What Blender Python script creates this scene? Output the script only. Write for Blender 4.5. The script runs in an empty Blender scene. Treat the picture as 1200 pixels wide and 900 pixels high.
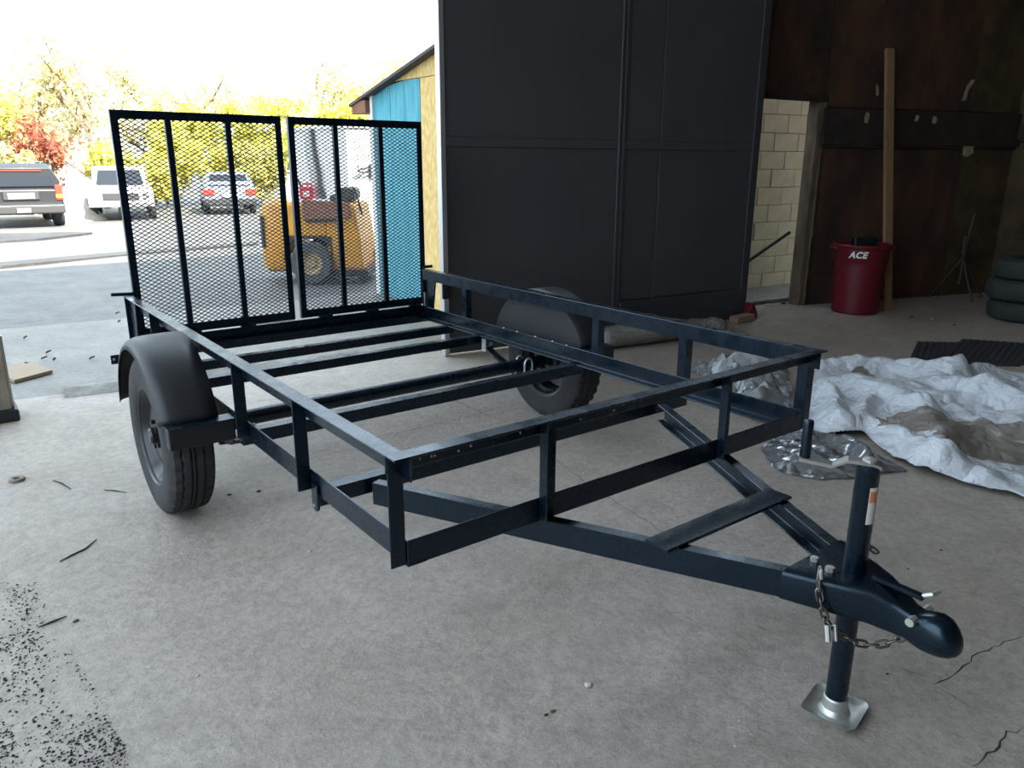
import bpy, math, random
import numpy as np
from mathutils import Vector, Matrix, noise

# ------------------------------------------------------------------ camera, light, exposure
sc = bpy.context.scene
C = sc.collection
F_PX = 895.77
PITCH, YAW, ROLL = 0.2812, 0.6557, 0.0039
CAM = Vector((-0.8361, -1.5597, 1.46))
_f = Vector((math.sin(YAW)*math.cos(PITCH), math.cos(YAW)*math.cos(PITCH), -math.sin(PITCH)))
_r0 = Vector((math.cos(YAW), -math.sin(YAW), 0)); _u0 = _r0.cross(_f)
RIGHT = _r0*math.cos(ROLL) + _u0*math.sin(ROLL)
UP = -_r0*math.sin(ROLL) + _u0*math.cos(ROLL)
FWD = _f
cd = bpy.data.cameras.new('camera'); cam = bpy.data.objects.new('camera', cd); C.objects.link(cam)
cd.sensor_width = 36; cd.lens = F_PX*36/1200; cd.clip_start = .05; cd.clip_end = 400
m = Matrix((RIGHT, UP, -FWD)).transposed().to_4x4(); m.translation = CAM
cam.matrix_world = m
sc.camera = cam

SKY_STRENGTH = 1.0
SUN_STRENGTH = 6.5
EXPOSURE = 1.98
w = bpy.data.worlds.new('sky'); sc.world = w; w.use_nodes = True
bg = w.node_tree.nodes['Background']
bg.inputs[0].default_value = (0.72, 0.87, 1.0, 1); bg.inputs[1].default_value = SKY_STRENGTH
sd = bpy.data.lights.new('sun', 'SUN'); sun = bpy.data.objects.new('sun', sd); C.objects.link(sun)
sd.energy = SUN_STRENGTH; sd.angle = math.radians(.6); sd.color = (1.0, .93, .80)
sun.rotation_euler = Vector((-.12, .745, -.655)).to_track_quat('-Z', 'Y').to_euler()
sun.location = (0, -10, 12)
vs = sc.view_settings
vs.view_transform = 'Standard'; vs.look = 'None'; vs.gamma = 1; vs.exposure = EXPOSURE; vs.use_curve_mapping = False
sc.cycles.use_denoising = True
sc.cycles.max_bounces = 10; sc.cycles.diffuse_bounces = 5; sc.cycles.transparent_max_bounces = 24
sc.cycles.caustics_reflective = False; sc.cycles.caustics_refractive = False
sc.cycles.sample_clamp_indirect = 6

# ------------------------------------------------------------------ helpers
def ray(u, v): return FWD + RIGHT*((u-600)/F_PX) - UP*((v-450)/F_PX)
def gz(u, v, z=0.0):
    d = ray(u, v); return CAM + d*((z-CAM.z)/d.z)
def gpl(u, v, p, n):
    d = ray(u, v); return CAM + d*((Vector(p)-CAM).dot(n)/d.dot(n))
def V(*a): return Vector(a)

def wpos(o):
    p = Vector((0, 0, 0))
    while o is not None:
        p = p + Vector(o.location); o = o.parent
    return p

class MB:
    def __init__(s): s.v = []; s.f = []
    def add(s, vs, fs):
        k = len(s.v); s.v += [tuple(x) for x in vs]; s.f += [tuple(i+k for i in f) for f in fs]; return s
    def box(s, a, b):
        x0, y0, z0 = a; x1, y1, z1 = b
        return s.add([(x0,y0,z0),(x1,y0,z0),(x1,y1,z0),(x0,y1,z0),(x0,y0,z1),(x1,y0,z1),(x1,y1,z1),(x0,y1,z1)],
              [(0,3,2,1),(4,5,6,7),(0,1,5,4),(1,2,6,5),(2,3,7,6),(3,0,4,7)])
    def prism(s, prof, A, B):
        """profile = list of 3D offset vectors (in order), swept from A to B"""
        A = Vector(A); B = Vector(B); n = len(prof)
        vs = [A+Vector(p) for p in prof] + [B+Vector(p) for p in prof]
        fs = [tuple(range(n))[::-1], tuple(range(n, 2*n))]
        fs += [(i, (i+1) % n, n+(i+1) % n, n+i) for i in range(n)]
        return s.add(vs, fs)
    def poly(s, pts, ext):
        ext = Vector(ext); return s.prism([Vector(p) for p in pts], (0,0,0), ext)
    def bar(s, A, B, w, h, up=(0,0,1)):
        A = Vector(A); B = Vector(B); d = (B-A).normalized(); sd_ = d.cross(Vector(up))
        if sd_.length < 1e-4: sd_ = d.cross(Vector((1,0,0)))
        sd_.normalize(); u = sd_.cross(d)
        p = [sd_*(-w/2)+u*(-h/2), sd_*(w/2)+u*(-h/2), sd_*(w/2)+u*(h/2), sd_*(-w/2)+u*(h/2)]
        return s.prism(p, A, B)
    def lbar(s, A, B, d1, w1, d2, w2, t):
        d1 = Vector(d1); d2 = Vector(d2)
        p = [d1*0, d1*w1, d1*w1+d2*t, d1*t+d2*t, d2*w2+d1*t, d2*w2]
        return s.prism(p, A, B)
    def tube(s, pts, rs, n=8, cap=True):
        pts = [Vector(p) for p in pts]; k0 = len(s.v); ref = None
        if not hasattr(rs, '__len__'): rs = [rs]*len(pts)
        rings = []
        for i, p in enumerate(pts):
            d = (pts[min(i+1, len(pts)-1)] - pts[max(i-1, 0)])
            d = d.normalized() if d.length > 1e-9 else Vector((0,0,1))
            if ref is None:
                ref = Vector((0,0,1)) if abs(d.z) < .9 else Vector((1,0,0))
            a = (ref - d*ref.dot(d)).normalized(); b = d.cross(a); ref = a
            rings.append([p + (a*math.cos(2*math.pi*j/n) + b*math.sin(2*math.pi*j/n))*rs[i] for j in range(n)])
        vs = [x for r in rings for x in r]; fs = []
        for i in range(len(pts)-1):
            for j in range(n):
                fs.append((i*n+j, i*n+(j+1) % n, (i+1)*n+(j+1) % n, (i+1)*n+j))
        if cap:
            fs.append(tuple(range(n))[::-1]); fs.append(tuple((len(pts)-1)*n+j for j in range(n)))
        return s.add(vs, fs)
    def lathe(s, prof, o=(0,0,0), axis='z', n=32, fn=None, close=False):
        """prof = list of (radius, height)"""
        o = Vector(o); vs = []; m_ = len(prof)
        for j in range(n):
            a = 2*math.pi*j/n; ca, sa = math.cos(a), math.sin(a)
            for i, (r, h) in enumerate(prof):
                if fn: r = fn(i, j, r)
                if axis == 'z': p = (r*ca, r*sa, h)
                elif axis == 'x': p = (h, r*ca, r*sa)
                else: p = (r*sa, h, r*ca)
                vs.append(o+Vector(p))
        fs = []
        for j in range(n):
            k = (j+1) % n
            for i in range(m_-1 if not close else m_):
                i2 = (i+1) % m_
                fs.append((j*m_+i, k*m_+i, k*m_+i2, j*m_+i2))
        return s.add(vs, fs)
    def loft(s, rings, cap=True):
        n = len(rings[0]); vs = [x for r in rings for x in r]; fs = []
        for i in range(len(rings)-1):
            for j in range(n):
                fs.append((i*n+j, i*n+(j+1) % n, (i+1)*n+(j+1) % n, (i+1)*n+j))
        if cap: fs.append(tuple(range(n))[::-1]); fs.append(tuple((len(rings)-1)*n+j for j in range(n)))
        return s.add(vs, fs)
    def grid(s, fn, nu, nv, keep=None):
        k = len(s.v); vs = [fn(i/(nu-1), j/(nv-1)) for j in range(nv) for i in range(nu)]; fs = []
        for j in range(nv-1):
            for i in range(nu-1):
                if keep is None or keep((i+.5)/(nu-1), (j+.5)/(nv-1)):
                    fs.append((j*nu+i, j*nu+i+1, (j+1)*nu+i+1, (j+1)*nu+i))
        return s.add(vs, fs)
    def build(s, name, mat, parent=None, world=False, smooth=False, bevel=0, seg=1, solid=0, fix=True):
        off = wpos(parent) if (world and parent is not None) else Vector((0,0,0))
        me = bpy.data.meshes.new(name)
        vs = [(x-off.x, y-off.y, z-off.z) for x, y, z in s.v] if off.length > 0 else s.v
        me.from_pydata(vs, [], s.f); me.update()
        if fix:
            import bmesh
            bm = bmesh.new(); bm.from_mesh(me); bmesh.ops.recalc_face_normals(bm, faces=bm.faces); bm.to_mesh(me); bm.free()
        me.materials.append(mat)
        if smooth:
            me.polygons.foreach_set('use_smooth', [True]*len(me.polygons))
        o = bpy.data.objects.new(name, me); C.objects.link(o); o.parent = parent
        if bevel:
            b = o.modifiers.new('bevel', 'BEVEL'); b.width = bevel; b.segments = seg; b.limit_method = 'ANGLE'; b.angle_limit = .6
        if solid:
            b = o.modifiers.new('solid', 'SOLIDIFY'); b.thickness = solid; b.offset = 0
        if smooth == 'auto':
            me.set_sharp_from_angle(angle=.6)
        return o

def tag(o, label=None, cat=None, group=None, kind=None):
    if label: o['label'] = label
    if cat: o['category'] = cat
    if group: o['group'] = group
    if kind: o['kind'] = kind
    return o
def empty(name, loc=(0,0,0), rz=0, parent=None):
    o = bpy.data.objects.new(name, None); C.objects.link(o); o.location = loc; o.rotation_euler = (0,0,rz); o.parent = parent
    o.empty_display_size = .1
    return o
def struct(o): o['kind'] = 'structure'; return o
def dup(o, parent, loc=None):
    c = o.copy(); C.objects.link(c); c.parent = parent
    if loc is not None: c.location = loc
    return c
def clone(o, parent=None):
    c = dup(o, parent)
    for ch in o.children: clone(ch, c)
    return c

# ------------------------------------------------------------------ materials
def mat(name, col, rough=.5, metal=0, spec=.5, col2=None, nscale=5, namt=(.35, .65), detail=6, bump=0, bscale=30, coat=0, trans=0, alpha=1, emit=None, rough2=None, stretch=None, bdist=.01):
    M = bpy.data.materials.new(name); M.use_nodes = True; N = M.node_tree.nodes; L = M.node_tree.links
    b = N['Principled BSDF']
    b.inputs['Base Color'].default_value = (*col, 1); b.inputs['Roughness'].default_value = rough
    b.inputs['Metallic'].default_value = metal; b.inputs['Specular IOR Level'].default_value = spec
    b.inputs['Coat Weight'].default_value = coat; b.inputs['Transmission Weight'].default_value = trans
    b.inputs['Alpha'].default_value = alpha
    tc = N.new('ShaderNodeTexCoord'); src = tc.outputs['Object']
    if stretch:
        mp = N.new('ShaderNodeMapping'); mp.inputs['Scale'].default_value = stretch; L.new(src, mp.inputs['Vector']); src = mp.outputs['Vector']
    if col2 is not None or rough2 is not None:
        n = N.new('ShaderNodeTexNoise'); n.inputs['Scale'].default_value = nscale; n.inputs['Detail'].default_value = detail; n.inputs['Roughness'].default_value = .6
        L.new(src, n.inputs['Vector'])
        mr = N.new('ShaderNodeMapRange'); mr.inputs['From Min'].default_value = namt[0]; mr.inputs['From Max'].default_value = namt[1]
        L.new(n.outputs['Fac'], mr.inputs['Value'])
        if col2 is not None:
            mx = N.new('ShaderNodeMix'); mx.data_type = 'RGBA'
            mx.inputs[6].default_value = (*col, 1); mx.inputs[7].default_value = (*col2, 1)
            L.new(mr.outputs['Result'], mx.inputs[0]); L.new(mx.outputs[2], b.inputs['Base Color'])
        if rough2 is not None:
            m2 = N.new('ShaderNodeMapRange'); m2.inputs['To Min'].default_value = rough; m2.inputs['To Max'].default_value = rough2
            L.new(mr.outputs['Result'], m2.inputs['Value']); L.new(m2.outputs['Result'], b.inputs['Roughness'])
    if bump:
        n = N.new('ShaderNodeTexNoise'); n.inputs['Scale'].default_value = bscale; n.inputs['Detail'].default_value = 6; L.new(src, n.inputs['Vector'])
        bp = N.new('ShaderNodeBump'); bp.inputs['Strength'].default_value = bump; bp.inputs['Distance'].default_value = bdist
        L.new(n.outputs['Fac'], bp.inputs['Height']); L.new(bp.outputs['Normal'], b.inputs['Normal'])
    if emit: b.inputs['Emission Color'].default_value = (*emit, 1); b.inputs['Emission Strength'].default_value = 1
    return M

def concrete(name, c1, c2, c3, stain=(.10,.10,.105), bump=.25):
    """blotchy worn concrete: large blotches, medium mottling, fine speckle, sparse stains"""
    M = bpy.data.materials.new(name); M.use_nodes = True; N = M.node_tree.nodes; L = M.node_tree.links
    b = N['Principled BSDF']; tc = N.new('ShaderNodeTexCoord')
    def noi(sc_, det=8, ro=.6, dist=0):
        n = N.new('ShaderNodeTexNoise'); n.inputs['Scale'].default_value = sc_; n.inputs['Detail'].default_value = det
        n.inputs['Roughness'].default_value = ro; n.inputs['Distortion'].default_value = dist; L.new(tc.outputs['Object'], n.inputs['Vector']); return n.outputs['Fac']
    def rng(x, a, c):
        r_ = N.new('ShaderNodeMapRange'); r_.inputs['From Min'].default_value = a; r_.inputs['From Max'].default_value = c; L.new(x, r_.inputs['Value']); return r_.outputs['Result']
    def mix(f, a, c):
        x = N.new('ShaderNodeMix'); x.data_type = 'RGBA'; L.new(f, x.inputs[0])
        for i, q in ((6, a), (7, c)):
            if isinstance(q, tuple): x.inputs[i].default_value = (*q, 1)
            else: L.new(q, x.inputs[i])
        return x.outputs[2]
    base = mix(rng(noi(.9, 6), .35, .65), c1, c2)
    base = mix(rng(noi(4.5, 8, .7), .42, .72), base, c3)
    gr = rng(noi(22, 8, .85), .44, .62)
    g2 = N.new('ShaderNodeMath'); g2.operation = 'MULTIPLY'; g2.inputs[1].default_value = .6; L.new(gr, g2.inputs[0])
    base = mix(g2.outputs[0], base, tuple(x*.62 for x in c3))
    st = rng(noi(1.7, 8, .72, .4), .60, .74)
    sm = N.new('ShaderNodeMath'); sm.operation = 'MULTIPLY'; sm.inputs[1].default_value = .55; L.new(st, sm.inputs[0])
    base = mix(sm.outputs[0], base, stain)
    sp = rng(noi(70, 4, .85), .58, .68)
    s2 = N.new('ShaderNodeMath'); s2.operation = 'MULTIPLY'; s2.inputs[1].default_value = .45; L.new(sp, s2.inputs[0])
    base = mix(s2.outputs[0], base, (.62, .61, .59))
    sp = rng(noi(48, 4, .85), .60, .70)
    s3 = N.new('ShaderNodeMath'); s3.operation = 'MULTIPLY'; s3.inputs[1].default_value = .6; L.new(sp, s3.inputs[0])
    base = mix(s3.outputs[0], base, (.07, .07, .07))
    L.new(base, b.inputs['Base Color'])
    rr = N.new('ShaderNodeMapRange'); rr.inputs['To Min'].default_value = .38; rr.inputs['To Max'].default_value = .75; L.new(noi(2.2, 6), rr.inputs['Value'])
    L.new(rr.outputs['Result'], b.inputs['Roughness'])
    h = N.new('ShaderNodeMath'); h.operation = 'ADD'; L.new(noi(38, 6, .75), h.inputs[0]); L.new(noi(6, 5), h.inputs[1])
    bp = N.new('ShaderNodeBump'); bp.inputs['Strength'].default_value = bump; bp.inputs['Distance'].default_value = .02
    L.new(h.outputs[0], bp.inputs['Height']); L.new(bp.outputs['Normal'], b.inputs['Normal'])
    return M

M_ = {}
M_['floor'] = concrete('concrete_floor', (.40,.335,.285), (.47,.42,.375), (.33,.285,.25), stain=(.13,.12,.12), bump=.45)
M_['apron'] = concrete('concrete_apron', (.19,.175,.155), (.23,.22,.20), (.15,.145,.135))
M_['gravel'] = concrete('gravel_yard', (.125,.125,.122), (.165,.163,.158), (.085,.085,.083), bump=.8)
M_['shadowgravel'] = concrete('shadow_gravel', (.030,.030,.031), (.040,.040,.041), (.024,.024,.024), bump=.5)  # near-black tone that paints the shadow bands on the yard
M_['black'] = mat('black_paint', (.001,.005,.011), .22, spec=.62, rough2=.34, nscale=14, bump=.04, bscale=60)
M_['black'].node_tree.nodes['Principled BSDF'].inputs['Specular Tint'].default_value = (.62,.82,1.0,1)
M_['blackmatte'] = mat('black_paint_dull', (.006,.008,.011), .40, rough2=.55, nscale=6)
M_['rubber'] = mat('tyre_rubber', (.030,.031,.034), .75, spec=.3, col2=(.058,.054,.052), nscale=9, namt=(.45,.8), bump=.1, bscale=80)
M_['rimblack'] = mat('rim_black', (.014,.014,.016), .3)
M_['zinc'] = mat('zinc_plated', (.66,.67,.63), .42, metal=.75, col2=(.50,.51,.48), nscale=25)
M_['steel'] = mat('bare_steel', (.45,.44,.42), .4, metal=1)
M_['chain'] = mat('chain_steel', (.20,.18,.16), .45, metal=1)
M_['sticker'] = mat('white_sticker', (.7,.66,.6), .5)
M_['orange'] = mat('orange_print', (.75,.22,.08), .5)
M_['red'] = mat('red_plastic', (.12,.004,.012), .38, rough2=.5, nscale=4)
M_['white_text'] = mat('white_print', (.85,.84,.80), .5)
M_['door'] = mat('black_door_sheet', (.055,.057,.064), .50, spec=.4, col2=(.066,.066,.072), nscale=1.4, rough2=.6)
M_['door_rib'] = mat('black_door_rib', (.042,.044,.050), .5)
M_['alu'] = mat('aluminium_edge', (.55,.55,.56), .4, metal=.8)
M_['brown'] = mat('brown_fibreboard', (.085,.038,.019), .85, col2=(.026,.014,.011), nscale=2.6, namt=(.36,.66), bump=.2, bscale=12, stretch=(1,1,.5))
M_['brown2'] = mat('stained_fibreboard', (.085,.052,.022), .85, col2=(.030,.021,.012), nscale=3, bump=.2, bscale=12)
M_['beam'] = mat('sooty_beam', (.014,.011,.010), .85, col2=(.040,.024,.016), nscale=5)
M_['paper'] = mat('torn_paper', (.40,.33,.22), .8, col2=(.26,.2,.13), nscale=12)
M_['block'] = mat('painted_block', (.80,.68,.46), .8, col2=(.66,.55,.36), nscale=4, bump=.3, bscale=40)
M_['mortar'] = mat('mortar', (.52,.44,.30), .9, bump=.2, bscale=60)
M_['jamb'] = mat('peeling_jamb', (.07,.048,.033), .85, col2=(.15,.115,.08), nscale=9, bump=.4, bscale=25, stretch=(1,1,.3))
M_['lumber'] = mat('pine_lumber', (.30,.185,.095), .65, col2=(.22,.13,.062), nscale=6, stretch=(6,6,.5))
M_['ceiling'] = mat('board_ceiling', (.62,.60,.57), .9)
M_['innerwall'] = mat('inner_wall', (.10,.08,.065), .9, col2=(.07,.055,.045), nscale=2)
M_['post'] = mat('jamb_post', (.30,.26,.20), .7, col2=(.18,.15,.11), nscale=7, bump=.2, bscale=20)
M_['ply'] = mat('plywood_plank', (.33,.24,.16), .7, col2=(.26,.19,.125), nscale=9, stretch=(1,6,6))
M_['tarp'] = None
M_['mat'] = mat('rubber_mat', (.030,.033,.038), .6, bump=.1, bscale=60)
M_['greenrubber'] = mat('dusty_tyre', (.018,.024,.023), .8, col2=(.032,.036,.033), nscale=5, bump=.2, bscale=40)
M_['fenderpaint'] = mat('satin_black_fender', (.020,.022,.026), .42, rough2=.52, nscale=5)
M_['dusttyre'] = mat('dusty_grey_tyre', (.075,.078,.08), .85, col2=(.11,.11,.105), nscale=6)
M_['stand'] = mat('dull_stand', (.05,.042,.035), .7)
M_['teal'] = mat('teal_board', (.05,.30,.38), .75, col2=(.12,.42,.50), nscale=5, bump=.15, bscale=20, stretch=(4,4,.6))
M_['osb'] = mat('osb', (.62,.40,.12), .8, col2=(.82,.60,.26), nscale=22, bump=.2, bscale=40, stretch=(1,1,.5))
M_['roof'] = mat('shingle_roof', (.10,.08,.075), .9, bump=.3, bscale=30)
M_['rust'] = mat('brown_fascia', (.30,.12,.06), .8, col2=(.20,.09,.05), nscale=8)
M_['white'] = mat('white_siding', (.82,.82,.80), .6)
M_['suv'] = mat('dark_grey_car_paint', (.014,.016,.020), .4, coat=.15)
M_['glass'] = mat('tinted_glass', (.015,.018,.024), .12, spec=.35)
M_['chrome'] = mat('chrome', (.7,.7,.7), .2, metal=1)
M_['tail'] = mat('red_lamp', (.75,.05,.03), .25)
M_['amber'] = mat('amber_lamp', (.8,.35,.05), .25)
M_['plastic'] = mat('black_plastic', (.03,.03,.032), .6)
M_['whitecar'] = mat('white_car_paint', (.78,.77,.74), .3, coat=.3)
M_['bluecar'] = mat('silver_blue_paint', (.25,.30,.40), .3, coat=.3)
M_['yellow'] = mat('yellow_machine_paint', (.85,.38,.02), .5, col2=(.60,.26,.04), nscale=4)
M_['rustpanel'] = mat('rusty_panel', (.36,.16,.09), .7, col2=(.28,.12,.07), nscale=5)
M_['seat'] = mat('seat_vinyl', (.05,.055,.05), .6)
M_['redjug'] = mat('red_jug', (.65,.02,.04), .4)
M_['bark'] = mat('bark', (.12,.085,.06), .9, col2=(.2,.16,.12), nscale=8)
M_['palebark'] = mat('pale_twigs', (.55,.50,.40), .9)
def leafmat(name, c1, c2):
    M = mat(name, c1, .7, col2=c2, nscale=1.2, namt=(.4,.6), spec=.2)
    N = M.node_tree.nodes; L = M.node_tree.links; b = N['Principled BSDF']
    t = N.new('ShaderNodeBsdfTranslucent'); mx = N.new('ShaderNodeMixShader'); mx.inputs[0].default_value = .35
    src = b.inputs['Base Color'].links[0].from_socket; L.new(src, t.inputs['Color'])
    L.new(b.outputs[0], mx.inputs[1]); L.new(t.outputs[0], mx.inputs[2]); L.new(mx.outputs[0], N['Material Output'].inputs['Surface'])
    return M
M_['leaf_y'] = leafmat('yellow_leaves', (.74,.68,.14), (.55,.56,.15))
M_['leaf_o'] = leafmat('olive_leaves', (.62,.55,.16), (.42,.42,.13))
M_['leaf_r'] = leafmat('red_leaves', (.42,.10,.08), (.55,.30,.16))
M_['leaf_g'] = leafmat('tan_leaves', (.66,.56,.28), (.55,.50,.24))
M_['grit'] = mat('dark_grit', (.02,.021,.023), .8)
M_['crumb'] = mat('pale_crumbs', (.5,.48,.45), .8)
M_['twig'] = mat('twig', (.05,.04,.03), .9)
M_['deadleaf'] = mat('dead_leaf', (.09,.06,.035), .8)
M_['crack'] = mat('crack_dirt', (.03,.028,.026), .95)

_p = lambda u, v, r: (*tuple(gz(u, v, .06))[:2], r)
PATCH = [_p(1090,500,.24), _p(1125,520,.20), _p(1175,520,.22), _p(1015,437,.09)]  # brown patches, darkened to paint in the sheet's deeper shadows
def plastic_sheet():
    M = bpy.data.materials.new('white_plastic_sheet'); M.use_nodes = True; N = M.node_tree.nodes; L = M.node_tree.links
    b = N['Principled BSDF']; tc = N.new('ShaderNodeTexCoord')
    n = N.new('ShaderNodeTexNoise'); n.inputs['Scale'].default_value = 5; n.inputs['Detail'].default_value = 4; n.inputs['Distortion'].default_value = .6; L.new(tc.outputs['Object'], n.inputs['Vector'])
    r_ = N.new('ShaderNodeMapRange'); r_.inputs['From Min'].default_value = .57; r_.inputs['From Max'].default_value = .61; L.new(n.outputs['Fac'], r_.inputs['Value'])
    cur = None
    for (cx_, cy_, rr_) in PATCH:
        vm = N.new('ShaderNodeVectorMath'); vm.operation = 'DISTANCE'; vm.inputs[1].default_value = (cx_, cy_, .08); L.new(tc.outputs['Object'], vm.inputs[0])
        ad = N.new('ShaderNodeMath'); ad.operation = 'MULTIPLY_ADD'; ad.inputs[1].default_value = rr_*1.6; L.new(n.outputs['Fac'], ad.inputs[0]); ad.inputs[2].default_value = rr_*.2
        lt = N.new('ShaderNodeMath'); lt.operation = 'LESS_THAN'; L.new(vm.outputs['Value'], lt.inputs[0]); L.new(ad.outputs[0], lt.inputs[1])
        if cur is None: cur = lt.outputs[0]
        else:
            mm = N.new('ShaderNodeMath'); mm.operation = 'MAXIMUM'; L.new(cur, mm.inputs[0]); L.new(lt.outputs[0], mm.inputs[1]); cur = mm.outputs[0]
    L.new(cur, r_.inputs['Value']); r_.inputs['From Min'].default_value = 0; r_.inputs['From Max'].default_value = 1.15
    mx = N.new('ShaderNodeMix'); mx.data_type = 'RGBA'; mx.inputs[6].default_value = (.60,.63,.68,1); mx.inputs[7].default_value = (.17,.135,.105,1)
    L.new(r_.outputs['Result'], mx.inputs[0]); L.new(mx.outputs[2], b.inputs['Base Color'])
    b.inputs['Roughness'].default_value = .28
    vo = N.new('ShaderNodeTexVoronoi'); vo.feature = 'DISTANCE_TO_EDGE'; vo.inputs['Scale'].default_value = 7; wp = N.new('ShaderNodeVectorMath'); wp.operation = 'MULTIPLY_ADD'; wp.inputs[1].default_value = (.25,.25,.25)
    L.new(n.outputs['Color'], wp.inputs[0]); L.new(tc.outputs['Object'], wp.inputs[2]); L.new(wp.outputs[0], vo.inputs['Vector'])
    b1 = N.new('ShaderNodeBump'); b1.inputs['Strength'].default_value = .5; b1.inputs['Distance'].default_value = .06; L.new(vo.outputs['Distance'], b1.inputs['Height'])
    n2 = N.new('ShaderNodeTexNoise'); n2.inputs['Scale'].default_value = 16; n2.inputs['Detail'].default_value = 5; n2.inputs['Distortion'].default_value = 1; L.new(tc.outputs['Object'], n2.inputs['Vector'])
    bp = N.new('ShaderNodeBump'); bp.inputs['Strength'].default_value = .22; bp.inputs['Distance'].default_value = .03; L.new(b1.outputs['Normal'], bp.inputs['Normal']); L.new(n2.outputs['Fac'], bp.inputs['Height']); L.new(bp.outputs['Normal'], b.inputs['Normal'])
    return M
M_['tarp'] = plastic_sheet()
def clear_film(name, tint, opac):
    M = bpy.data.materials.new(name); M.use_nodes = True; N = M.node_tree.nodes; L = M.node_tree.links
    b = N['Principled BSDF']; b.inputs['Base Color'].default_value = (*tint, 1); b.inputs['Roughness'].default_value = .07; b.inputs['Specular IOR Level'].default_value = 1.0
    tc = N.new('ShaderNodeTexCoord'); n2 = N.new('ShaderNodeTexNoise'); n2.inputs['Scale'].default_value = 30; n2.inputs['Detail'].default_value = 4; L.new(tc.outputs['Object'], n2.inputs['Vector'])
    bp = N.new('ShaderNodeBump'); bp.inputs['Strength'].default_value = .5; bp.inputs['Distance'].default_value = .02; L.new(n2.outputs['Fac'], bp.inputs['Height']); L.new(bp.outputs['Normal'], b.inputs['Normal'])
    t = N.new('ShaderNodeBsdfTransparent'); mx = N.new('ShaderNodeMixShader'); mx.inputs[0].default_value = opac
    L.new(t.outputs[0], mx.inputs[1]); L.new(b.outputs[0], mx.inputs[2]); L.new(mx.outputs[0], N['Material Output'].inputs['Surface'])
    return M
def glossy_film(name, haze):
    M = bpy.data.materials.new(name); M.use_nodes = True; N = M.node_tree.nodes; L = M.node_tree.links
    tc = N.new('ShaderNodeTexCoord'); vo = N.new('ShaderNodeTexVoronoi'); vo.feature = 'DISTANCE_TO_EDGE'; vo.inputs['Scale'].default_value = 9; L.new(tc.outputs['Object'], vo.inputs['Vector'])
    bp = N.new('ShaderNodeBump'); bp.inputs['Strength'].default_value = .4; bp.inputs['Distance'].default_value = .05; L.new(vo.outputs['Distance'], bp.inputs['Height'])
    g = N.new('ShaderNodeBsdfGlossy'); g.inputs['Roughness'].default_value = .1; g.inputs['Color'].default_value = (.9,.93,.97,1); L.new(bp.outputs['Normal'], g.inputs['Normal'])
    d = N.new('ShaderNodeBsdfDiffuse'); d.inputs['Color'].default_value = (.6,.62,.65,1); L.new(bp.outputs['Normal'], d.inputs['Normal'])
    t = N.new('ShaderNodeBsdfTransparent'); t.inputs['Color'].default_value = (.9,.9,.9,1)
    fr = N.new('ShaderNodeFresnel'); fr.inputs['IOR'].default_value = 1.42; L.new(bp.outputs['Normal'], fr.inputs['Normal'])
    m1 = N.new('ShaderNodeMixShader'); m1.inputs[0].default_value = haze; L.new(t.outputs[0], m1.inputs[1]); L.new(d.outputs[0], m1.inputs[2])
    m2 = N.new('ShaderNodeMixShader'); L.new(fr.outputs[0], m2.inputs[0]); L.new(m1.outputs[0], m2.inputs[1]); L.new(g.outputs[0], m2.inputs[2])
    L.new(m2.outputs[0], N['Material Output'].inputs['Surface']); return M
M_['film'] = glossy_film('clear_film', .22)
M_['film2'] = glossy_film('milky_film', .38)
M_['wrap'] = clear_film('bubble_wrap', (.30,.285,.265), .86)
_N = M_['wrap'].node_tree.nodes; _L = M_['wrap'].node_tree.links
_v = _N.new('ShaderNodeTexVoronoi'); _v.inputs['Scale'].default_value = 42; _tc = _N.new('ShaderNodeTexCoord'); _L.new(_tc.outputs['Object'], _v.inputs['Vector'])
_b = _N.new('ShaderNodeBump'); _b.inputs['Strength'].default_value = .9; _b.inputs['Distance'].default_value = .012; _b.invert = True
_L.new(_v.outputs['Distance'], _b.inputs['Height']); _L.new(_b.outputs['Normal'], _N['Principled BSDF'].inputs['Normal'])

# ------------------------------------------------------------------ building frame of reference
TH = math.radians(-7.3)
E1 = V(math.cos(TH), math.sin(TH), 0); N1 = V(-math.sin(TH), math.cos(TH), 0); P0 = V(2.3, 3.37, 0)
def fw(s, t, z): return P0 + E1*s + N1*t + V(0, 0, z)
def fbox(mb, s0, s1, t0, t1, z0, z1):
    q = [fw(s0,t0,z0), fw(s1,t0,z0), fw(s1,t1,z0), fw(s0,t1,z0), fw(s0,t0,z1), fw(s1,t0,z1), fw(s1,t1,z1), fw(s0,t1,z1)]
    return mb.add(q, [(0,3,2,1),(4,5,6,7),(0,1,5,4),(1,2,6,5),(2,3,7,6),(3,0,4,7)])
B0 = V(6.63, 3.03, 0); TB = math.radians(-18)
EB = V(math.cos(TB), math.sin(TB), 0); NB = V(-math.sin(TB), math.cos(TB), 0)
def bw(s, t, z): return B0 + EB*s + NB*t + V(0, 0, z)
def bbox(mb, s0, s1, t0, t1, z0, z1):
    q = [bw(s0,t0,z0), bw(s1,t0,z0), bw(s1,t1,z0), bw(s0,t1,z0), bw(s0,t0,z1), bw(s1,t0,z1), bw(s1,t1,z1), bw(s0,t1,z1)]
    return mb.add(q, [(0,3,2,1),(4,5,6,7),(0,1,5,4),(1,2,6,5),(2,3,7,6),(3,0,4,7)])
def on_b(u, v, t=0.0):
    p = gpl(u, v, bw(0, t, 0), NB); d = p-B0; return d.dot(EB), p.z
def on_f(u, v, t=0.0):
    p = gpl(u, v, fw(0, t, 0), N1); d = p-P0; return d.dot(E1), p.z
HC = 6.3        # ceiling, out of view, raised for more daylight
HO = 5.7        # bay opening height, top unseen, raised for more daylight

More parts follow.
